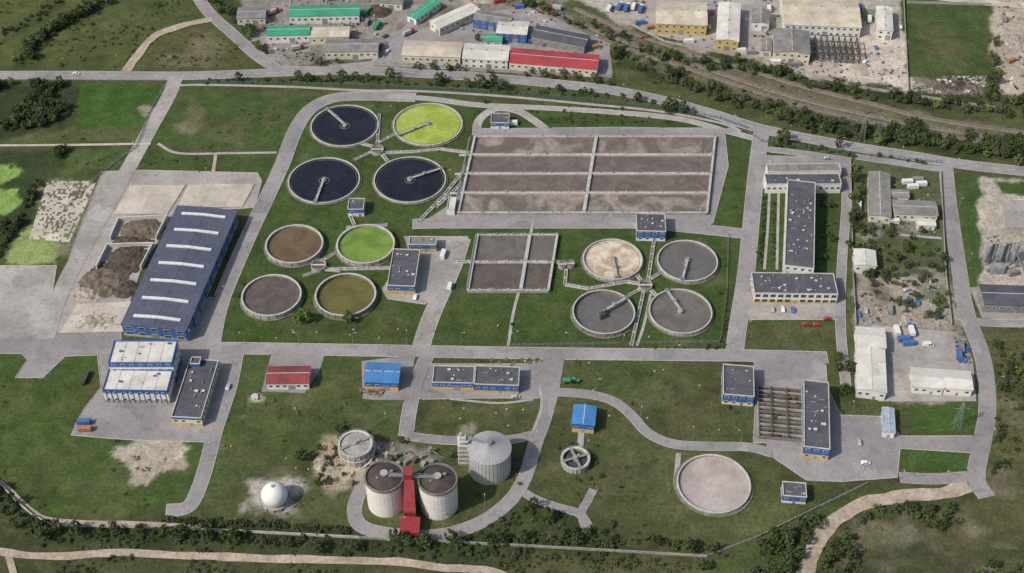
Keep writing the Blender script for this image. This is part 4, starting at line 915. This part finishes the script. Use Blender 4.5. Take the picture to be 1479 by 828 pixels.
belt('tree_belt',[(300,118),(420,118),(560,118),(660,126),(760,132),(870,142)],3,90,.5,1.0,BUSH+TREES[:1])
belt('tree_belt',[(700,120),(800,128),(880,138),(990,162),(1070,182)],3,60,.6,1.1,BUSH+TREES[:1])
belt('tree_belt',[(730,-5),(830,35),(900,60),(960,85),(1040,100)],6,105,.35,.85,MIX)
belt('tree_belt',[(870,70),(930,95),(1010,130),(1080,150),(1170,178)],8,130,.4,.9,MIX)
belt('tree_belt',[(1040,92),(1120,108),(1200,128),(1300,148),(1400,158),(1520,170)],6,150,.4,.9,MIX)
belt('tree_belt',[(1170,182),(1250,195),(1340,205),(1430,220),(1520,230)],9,170,.4,.95,MIX)
thicket('tree_thicket',[(1290,180),(1390,190),(1500,208),(1500,232),(1400,222),(1290,205)],70,.6,1.0,TG+TREES,-.2)
belt('tree_belt',[(1434,60),(1437,110),(1428,145),(1500,152)],3,45,.5,1.0,MIX)
belt('bush_row',[(1085,205),(1160,212),(1230,225),(1350,238)],2.5,70,.4,.9,BUSH)
belt('tree_belt',[(1228,240),(1236,330),(1240,400),(1290,395),(1290,340)],5,70,.4,.9,MIX)
thicket('scrub_thicket',[(1240,320),(1360,320),(1370,470),(1290,460),(1240,400)],90,.3,.7,MIX)
belt('tree_belt',[(1215,510),(1225,560),(1215,590)],4,26,.5,.85,TREES+BUSH)
belt('hedge',[(1092,522),(1140,520),(1185,520)],1.2,36,.5,.9,BUSH)
belt('hedge',[(1104,285),(1100,340),(1095,380)],1,40,.4,.7,BUSH);belt('hedge',[(1118,285),(1116,380)],1,30,.3,.6,BUSH);belt('hedge',[(1188,275),(1196,330),(1190,385)],3,30,.4,.8,BUSH)
belt('bush_row',[(-30,700),(25,742),(60,772),(200,775),(350,778),(520,790)],5,200,.35,.95,BUSH+TREES[:1])
belt('bush_row',[(230,752),(380,760),(505,768)],1.5,80,.6,1.1,BUSH)
belt('bush_row',[(560,786),(700,782),(820,780),(940,784),(1060,798)],4.0,125,.45,1.1,BUSH+TREES[:1])
belt('bush_row',[(540,795),(760,806),(950,812)],6,80,.4,.9,BUSH)
belt('bush_row',[(900,504),(1000,505),(1045,503),(1050,430)],1.5,40,.35,.6,BUSH)
thicket('scrub_thicket',[(690,772),(760,728),(800,738),(845,765),(860,772)],36,.5,.9,BUSH)
thicket('scrub_thicket',[(1000,828),(1150,760),(1180,745),(1160,800),(1140,850)],80,.4,1.0,MIX,-.1)
thicket('scrub_thicket',[(1190,800),(1260,735),(1400,730),(1500,760),(1500,860),(1170,860)],140,.3,.8,MIX,0)
thicket('scrub_thicket',[(1430,470),(1500,470),(1500,700),(1430,690),(1440,560)],80,.3,.7,MIX,-.05)
thicket('scrub_thicket',[(-30,770),(300,775),(700,800),(1000,815),(1000,850),(-30,850)],180,.25,.6,BUSH,0)
thicket('scrub_thicket',[(0,0),(280,0),(390,90),(0,100)],110,.25,.6,BUSH,.1)
thicket('scrub_thicket',[(220,75),(300,45),(360,95),(220,100)],26,.25,.5,BUSH)
thicket('scrub_thicket',[(850,150),(960,160),(1020,180),(830,182),(740,165)],40,.3,.6,BUSH)
for poly,n in [([(0,0),(280,0),(390,95),(0,100)],120),([(120,190),(470,140),(400,250),(0,250),(0,215)],60),([(-20,770),(520,790),(1020,812),(1020,850),(-20,850)],220),([(1100,780),(1500,700),(1500,860),(1100,860)],180),([(830,20),(1500,140),(1500,235),(1080,160),(880,110)],220),([(0,510),(110,560),(250,640),(250,740),(60,745),(0,690)],30),([(350,515),(590,515),(560,640),(470,745),(300,740)],50),([(820,520),(1040,520),(1090,640),(1100,700),(980,775),(770,765),(800,600)],50),([(1430,470),(1500,470),(1500,700),(1430,690)],60)]:
    thicket('grass_tussocks',poly,n,.5,1.4,TUS,-.1)
belt('shrub_border',[(462,690),(480,660),(530,625),(470,660),(505,700)],2.5,34,.45,.9,BUSH)
belt('shrub_border',[(800,655),(830,640),(860,660),(860,690),(820,690)],2,14,.3,.6,BUSH)
for x,y,s,k in [(437,466,1.15,TL),(503,466,1.05,TL),(432,118,1.0,TREES),(640,118,.8,TREES),(563,112,1,TREES),(1128,205,1.2,TREES),(962,165,.8,TREES),(1210,215,.9,POP),(436,665,.8,TREES),(459,700,.6,TREES),(462,650,.5,TREES),(476,698,.6,TREES),(490,625,.6,TREES),(862,645,.5,BUSH),(868,690,.9,BUSH),(895,705,.6,BUSH),
  (1065,90,.8,TREES),(1052,590,.8,BUSH),(690,715,.8,BUSH),(655,660,1.1,BUSH),(580,640,.5,TREES),(770,735,.8,TREES),(795,750,.8,TREES),(345,430,.8,BUSH),(350,412,.7,BUSH),(885,760,.9,BUSH),(1135,210,.9,POP),(690,60,.8,TREES),(728,88,.7,TREES),(1040,425,.7,BUSH),(1022,500,.6,BUSH),(1222,535,.9,TREES),(1218,570,.9,TREES),(740,470,.6,BUSH),(1060,300,.6,BUSH),(1045,385,.6,BUSH),(700,150,.5,TREES),(1245,375,.7,TREES),(1110,800,.9,TREES),(1130,790,.8,TREES),(60,790,.8,BUSH),(750,700,.6,BUSH),(1198,300,.6,TREES),(1200,350,.6,TREES),(1190,375,.5,TREES)]:
    plant('broadleaf_tree' if k in (TREES,TL,POP) else 'round_bush',random.choice(k),P(x,y),s)
# ---------------------------------------------------------------- vehicles, containers, lamps, pylons
def carmesh(name,paint,van=False):
    mb=MB();L,Wd=(4.4,1.8) if not van else (5.6,2.1);hb=.85 if not van else 1.2;ht=1.5 if not van else 2.4
    prof=[(-L/2,.35),(L/2,.35),(L/2,hb-.15),(L/2-.9,hb),(L/2-1.5,ht-.05),(-L/2+.9 if not van else -L/2+.1,ht),(-L/2+.1,hb),(-L/2,hb-.1)]
    mb.hexa([(x,-Wd/2,z) for x,z in prof],[(x,Wd/2,z) for x,z in prof],0)
    g=[(L/2-1.0,hb+.03),(L/2-1.5,ht-.13),(-L/2+(1.0 if not van else 2.6),ht-.13),(-L/2+(.5 if not van else 2.6),hb+.03)]
    for s in (-1,1): mb.poly([(x,s*(Wd/2+.01),z) for x,z in g],1)
    mb.poly([(L/2-.92,-Wd/2+.12,hb+.08),(L/2-.92,Wd/2-.12,hb+.08),(L/2-1.46,Wd/2-.15,ht-.1),(L/2-1.46,-Wd/2+.15,ht-.1)],1)
    for x in (-L/2+.85,L/2-.85):
        for s in (-1,1):
            k=[(x+.33*math.cos(t),.33+.33*math.sin(t)) for t in np.linspace(0,6.283,11)[:-1]];mb.hexa([(u,s*(Wd/2-.15),v) for u,v in k],[(u,s*(Wd/2+.05),v) for u,v in k],2)
    me=bpy.data.meshes.new(name);me.from_pydata(mb.v,[],mb.f)
    for m in (paint,GLASS,RUBBER): me.materials.append(m)
    me.polygons.foreach_set('material_index',mb.m);me.update();return me
def truckmesh(name,cab,box):
    mb=MB();mb.cbox((3.2,0),2.1,2.3,.6,2.9,0,0);mb.cbox((4.27,0),.06,2.0,1.7,2.6,0,2);mb.cbox((-1.1,0),6,2.45,1.1,3.3,0,1);mb.cbox((0,0),8,1.1,.6,1.05,0,3)
    for s in (-1,1): mb.cbox((3.4,s*1.16),1.1,.04,1.7,2.5,0,2)
    for x in (3.1,-1.8,-3.1):
        for s in (-1,1):
            k=[(x+.5*math.cos(t),.5+.5*math.sin(t)) for t in np.linspace(0,6.283,11)[:-1]];mb.hexa([(u,s*.85,v) for u,v in k],[(u,s*1.2,v) for u,v in k],3)
    me=bpy.data.meshes.new(name);me.from_pydata(mb.v,[],mb.f)
    for m in (cab,box,GLASS,RUBBER): me.materials.append(m)
    me.polygons.foreach_set('material_index',mb.m);me.update();return me
def paint(n,c): return mat(n,c,tuple(x*.9 for x in c),1,.35,fine=.03,spec=.5)
PW,PR,PB,PK,PS,PG=paint('white_paint',(.7,.7,.68)),paint('red_paint',(.33,.05,.04)),paint('blue_paint',(.07,.15,.34)),paint('black_paint',(.02,.02,.022)),paint('silver_paint',(.4,.4,.41)),paint('green_paint',(.05,.27,.12))
CARS=[carmesh('car_mesh',p) for p in (PW,PR,PB,PK,PS)];VAN=carmesh('van_mesh',PW,True)
TRK=[truckmesh('truck_mesh',PW,PB),truckmesh('truck_mesh',PB,PW),truckmesh('truck_mesh',PR,PS),truckmesh('truck_mesh',PG,PG)]
def place(name,me,x,y,a,z=.15):
    o=bpy.data.objects.new(name,me);COL.objects.link(o);p=P(x,y);o.location=(p.x,p.y,z);o.rotation_euler=(0,0,rad(a))
for x,y,a in [(110,108,0)]: place('parked_car',CARS[0],x,y,a)
for x,y,a,k in [(1170,58,80,0),(1195,462,5,1),(1165,470,0,1),(1180,471,0,1),(1240,455,90,2),(1236,443,80,3),(1250,450,85,4),(1310,420,20,4),(1313,434,90,2),(1325,438,80,2),(1250,670,0,0),(1115,448,90,4),(1130,448,90,0),(1145,449,90,2),(600,430,80,0),(330,560,80,4),(640,80,0,0),(655,90,80,1),(620,95,10,2),(700,98,0,4),(560,75,60,0),(1025,40,85,0),(1028,20,85,1),(1105,45,85,4),(1250,90,40,0),(1265,70,90,2),(930,55,0,1),(1300,40,90,0),(1195,230,0,4),(1240,640,90,4),(745,575,5,4)]: place('parked_car',CARS[k],x,y,a)
for x,y,a,k in [(895,12,70,0),(905,14,70,0),(915,12,75,1),(925,16,75,0),(880,15,70,1),(430,72,20,2),(590,50,40,2),(530,20,60,3),(545,40,70,3),(460,30,10,3),(395,20,40,2),(360,20,0,3),(1240,15,90,0),(1255,30,80,1),(1315,480,90,1),(802,14,160,2),(1110,15,85,1),(1105,70,90,2)]: place('parked_truck',TRK[k],x,y,a)
for x,y,a in [(650,415,80),(290,540,70),(1210,250,85),(1340,500,0)]: place('parked_van',VAN,x,y,a)
# tractor
c=P(830,552);e=group('green_tractor',c);mb=MB();mb.cbox(c+Vector((1.3,0,0)),2.4,1.2,.9,1.9,0,0);mb.cbox(c+Vector((-.6,0,0)),1.6,1.6,1.0,2.7,0,2);mb.cbox(c+Vector((-.6,0,0)),1.8,1.8,2.7,2.85,0,0);mb.cbox(c+Vector((-4,0,0)),4,2,1.0,2.1,0,0);mb.cbox(c+Vector((-2,0,0)),2,.3,.6,.8,0,1)
for x,r in ((-.8,.9),(1.9,.55),(-4.6,.5),(-3.4,.5)):
    for s in (-1,1):
        k=[(c.x+x+r*math.cos(t),r+r*math.sin(t)) for t in np.linspace(0,6.283,15)[:-1]];mb.hexa([(u,c.y+s*.8,v) for u,v in k],[(u,c.y+s*1.25,v) for u,v in k],1)
mb.obj('tractor_and_trailer',[PG,RUBBER,GLASS],e)
def contmesh(p,L=6):
    mb=MB();mb.cbox((0,0),L,2.4,.1,2.6,0,0)
    n=int(L/.5)
    for i in range(n): 
        for s in (-1,1): mb.cbox((-L/2+.25+i*L/n,s*1.22),.2,.06,.25,2.45,0,0)
    for x in (-L/2,L/2):
        for s in (-1,1): mb.cbox((x,s*1.2),.18,.18,.05,2.66,0,1)
    mb.cbox((0,0),L-.4,2.1,2.6,2.64,0,1)
    me=bpy.data.meshes.new('container_mesh');me.from_pydata(mb.v,[],mb.f);me.materials.append(p);me.materials.append(p);me.polygons.foreach_set('material_index',mb.m);me.update();return me
CT=[contmesh(p) for p in (PB,PR,PW,PG,mat('faded_orange',(.36,.2,.10),None,.5,.6),GROOF)]
for x,y,a,k in [(122,612,0,0),(124,622,0,4),(480,0,10,3),(500,-2,10,3),(530,35,80,5),(1305,492,5,0),(1312,498,5,0),(1385,515,80,0),(1388,505,80,5),(1295,480,90,2),(1310,265,5,2),(1330,268,5,2),(1325,262,0,5),(1290,322,0,2),(1318,272,5,2),(1285,450,80,5),(1070,75,0,2),(1085,78,0,5),(1120,92,0,2),(1150,95,5,5),(925,35,10,0),(940,42,20,4),(995,62,5,2),(720,4,20,1),(750,12,10,0),(860,70,20,4),(770,62,10,0),(790,66,10,5),(1450,30,80,5),(1460,90,30,4),(740,180,0,2),(640,370,80,2),(1240,300,80,2),(1265,330,0,5)]: place('shipping_container',CT[k],x,y,a,.05)
# clutter piles
def clutter(name,px,n,ms,s0=.5,s1=2.2,hmax=1.5):
    poly=w2(px);mb=MB();x0,x1=min(p[0] for p in poly),max(p[0] for p in poly);y0,y1=min(p[1] for p in poly),max(p[1] for p in poly);k=0;t=0
    while k<n and t<n*14:
        t+=1;p=Vector((random.uniform(x0,x1),random.uniform(y0,y1),0))
        if mnoise.noise(p*.09)<-.08 or not inpoly(np.array([p.x]),np.array([p.y]),poly)[0]: continue
        k+=1;s=random.uniform(s0,s1);a=random.choice([.1,1.67,.1,1.67,random.uniform(0,3)]);mi=random.randrange(len(ms));z=random.uniform(.2,hmax)
        if random.random()<.7: mb.cbox(p,s,s*random.uniform(.4,1),.05,z,a,mi);mb.cbox(p,s*.8,s*.3,z,z+.25,a+.1,mi)
        else: mb.cyl(p,.05,z,s*.4,10,mi=mi)
    mb.obj(name,ms,None,P(*px[0]))
MU=[GROOF,WALLC,RUST,DARKM,CONC,WALLD,GROOF,WROOF]
clutter('stacked_materials',[(340,30),(400,0),(560,-10),(560,85),(430,92),(380,70)],300,MU+[PG],.5,2.4)
clutter('scrap_pile',[(640,0),(760,-10),(880,50),(880,100),(740,66),(620,30)],130,MU+[PB,RED])
clutter('scrap_pile',[(895,0),(1130,-5),(1115,90),(1000,66),(930,48)],130,MU+[PB])
clutter('construction_materials',[(1110,80),(1300,60),(1300,128),(1225,120)],80,MU)
clutter('scrap_pile',[(1315,112),(1425,112),(1420,138),(1315,134)],300,MU,.6,2.2,1.4)
clutter('scrap_pile',[(1440,10),(1500,0),(1500,140),(1445,120)],90,MU)
clutter('stored_equipment',[(1240,405),(1370,405),(1385,480),(1240,465)],110,MU+[PB],.4,1.6,1.0)
clutter('stored_pipes',[(1375,485),(1400,500),(1400,530),(1385,530)],60,[DARKM,DARKM,GROOF,PB],.8,2.2)
clutter('stored_equipment',[(1240,250),(1350,255),(1356,340),(1300,345),(1240,320)],80,MU,.4,1.6,1.0)
clutter('timber_stack',[(520,560),(560,562),(556,580),(520,576)],60,[RUST,mat('sawn_timber',(.30,.21,.13),None,.5,.8),GROOF],1,2.6,1.0)
clutter('stored_equipment',[(470,645),(560,640),(556,670),(490,690)],40,MU,.4,1.6,1.2)
clutter('stored_equipment',[(1420,340),(1470,340),(1470,395),(1425,395)],40,MU,.6,2,1.5)
clutter('stored_equipment',[(270,512),(290,512),(285,530),(268,528)],10,MU,.5,1.5,1.2)
clutter('stored_equipment',[(680,520),(790,518),(785,532),(690,530)],24,MU,.4,1.2,.8)
# batching plant: silos in a frame
c=P(1440,382);e=group('cement_batching_plant',c);SG=mat('silo_grey',(.27,.28,.30),(.21,.22,.24),.3,.6);mb=MB()
for i in range(5):
    p=c+Vector((-7+i*3.6,1.5*(i%2),0));mb.cyl(p,4,15-(i%2),1.5,20,mi=0);mb.cyl(p,15-(i%2),16-(i%2),1.5,20,r2=.3,mi=1);mb.cyl(p,2,4,.3,20,r2=1.5,mi=0)
    for t in (.8,2.4,3.9,5.5): q=p+Vector((math.cos(t)*1.4,math.sin(t)*1.4,0));mb.beam(q,q+Vector((0,0,4.2)),.25,.25,1)
mb.beam(c+Vector((-9,0,15.6)),c+Vector((9,0,15.6)),1.6,.2,1);mb.rail(c+Vector((-9,-.8,15.7)),c+Vector((9,-.8,15.7)),1.1,2,.1,1)
for x in (-9,-3,3,9):
    for y in (-2.5,3.5): mb.beam(c+Vector((x,y,0)),c+Vector((x,y,12)),.3,.3,1)
    mb.beam(c+Vector((x,-2.5,8)),c+Vector((x,3.5,8)),.25,.25,1)
mb.beam(c+Vector((13,-8,1)),c+Vector((6,0,13)),1.3,.8,2);mb.cbox(c+Vector((-2,-6,0)),7,4,0,5,0,0);mb.cbox(c+Vector((6,-8,0)),5,3,0,3,.2,2);mb.obj('silos',[SG,WALLC,GROOF],e)
# slurry trailer
c=P(124,548);e=group('tank_trailer',c);mb=MB();mb.cbox(c,2.2,8,.8,2.4,-.12,0);mb.cbox(c,1.2,9,.5,.8,-.12,1)
for y in (-3,-1.8,2.5):
    for s in (-1,1): mb.cbox(c+Vector((s*1.0,y,0)),.4,1,0,1,-.12,1)
mb.obj('body',[DARKM,RUBBER],e)
# lamps
lm=MB();lm.cyl((0,0),0,8,.11,8,r2=.06);lm.beam((0,0,8),(1.6,0,8.3),.1,.1);lm.cbox((1.8,0),.9,.35,8.2,8.38,0,1);lm.cyl((0,0),0,.5,.2,8)
lme=bpy.data.meshes.new('street_lamp_mesh');lme.from_pydata(lm.v,[],lm.f);lme.materials.append(STEEL);lme.materials.append(RIM);lme.polygons.foreach_set('material_index',lm.m);lme.update()
LP=[(x,497) for x in range(120,1060,78)]+[(x,98) for x in range(20,400,75)]+[(640,112),(730,118),(820,128),(900,140),(980,158),(1060,180),(1140,200),(1220,215),(1300,226),(1380,243)]+[(1100,240),(1096,300),(1090,360),(1082,420),(1076,480)]+[(408,250),(385,310),(360,370),(330,430)]+[(648,440),(628,480),(690,316),(780,314),(870,314),(1010,322)]+[(1385,300),(1398,380),(1410,440),(1438,560),(1432,640)]+[(620,565),(720,565),(770,640),(745,700),(700,735),(640,763),(580,763),(860,564),(925,600),(1000,637),(1070,638)]+[(345,540),(330,600),(305,660)]+[(1230,600),(1270,625),(1230,690),(1300,692),(1370,697)]+[(300,262),(150,300),(110,380),(235,150),(200,220)]
for x,y in LP: place('street_lamp',lme,x,y,random.choice([0,90,180,270]),0)
def pylon(x,y,h=22):
    c=P(x,y);e=group('power_pylon',c);mb=MB();lv=[(0,1.8),(6,1.3),(12,.9),(17,.5),(h,.2)]
    for (z0,r0),(z1,r1) in zip(lv[:-1],lv[1:]):
        K=[(-1,-1),(1,-1),(1,1),(-1,1)]
        for i in range(4):
            a,b_=K[i],K[(i+1)%4];p=c+Vector((a[0]*r0,a[1]*r0,z0));q=c+Vector((a[0]*r1,a[1]*r1,z1));p2=c+Vector((b_[0]*r0,b_[1]*r0,z0));q2=c+Vector((b_[0]*r1,b_[1]*r1,z1))
            mb.beam(p,q,.12,.12);mb.beam(p,q2,.07,.07);mb.beam(p2,q,.07,.07);mb.beam(q,q2,.08,.08)
    for z in (14,): mb.beam(c+Vector((-3.5,0,z)),c+Vector((3.5,0,z)),.18,.18)
    mb.obj('lattice',STEEL,e)
for x,y in [(1243,205),(1266,204),(1380,618)]: pylon(x,y,18)
# inspection chambers
mh=MB()
for _ in range(50):
    x,y=random.choice([(random.uniform(330,1050),random.uniform(470,500)),(random.uniform(820,1080),random.uniform(520,640)),(random.uniform(420,700),random.uniform(150,320)),(random.uniform(600,780),random.uniform(575,630)),(random.uniform(330,590),random.uniform(515,720))]);p=P(x,y)
    if clear(p): mh.cyl(p,.01,.4,.5,14);mh.cyl(p,.4,.48,.3,10)
mh.obj('inspection_chambers',WALLC)
c=P(368,574);mb=MB();mb.cyl(c,0,1,1.8,8);mb.cyl(c+Vector((1.5,-1.5,0)),0,1.4,.6,10);mb.obj('well_chamber',RIM,None,c)
c=P(745,522);mb=MB()
for i in range(7): mb.cyl(P(710+i*11,520+(i%2)*4),.0,.35,1.1,14)
mb.obj('flower_beds',mat('planting_soil',(.15,.14,.08),(.08,.1,.03),.6,.9),None,c)
# ---------------------------------------------------------------- sky, sun, camera
w=bpy.data.worlds.new('World');scene.world=w;w.use_nodes=True;nt=w.node_tree;s=nt.nodes.new('ShaderNodeTexSky');s.sky_type='NISHITA';s.sun_disc=False
EL,AZ=rad(44),rad(240)
s.sun_elevation=EL;s.sun_rotation=AZ;s.air_density=1.2;s.dust_density=3.0
nt.links.new(s.outputs[0],nt.nodes['Background'].inputs[0]);nt.nodes['Background'].inputs[1].default_value=.12
sd=Vector((math.sin(AZ)*math.cos(EL),math.cos(AZ)*math.cos(EL),math.sin(EL)))
ld=bpy.data.lights.new('sun','SUN');ld.energy=3.4;ld.angle=rad(.8);ld.color=(1,.945,.87);lo=bpy.data.objects.new('sun',ld);COL.objects.link(lo);lo.rotation_euler=sd.to_track_quat('Z','Y').to_euler();lo.location=sd*800
cd=bpy.data.cameras.new('camera');cam=bpy.data.objects.new('camera',cd);COL.objects.link(cam);cam.location=(0,0,H);cam.rotation_euler=(math.pi/2-PH,0,0)
cd.sensor_width=36;cd.lens=36*F/1479;cd.clip_start=1;cd.clip_end=20000;scene.camera=cam
scene.view_settings.view_transform='Standard';scene.view_settings.look='None';scene.view_settings.exposure=0
print('objects',len(bpy.data.objects))
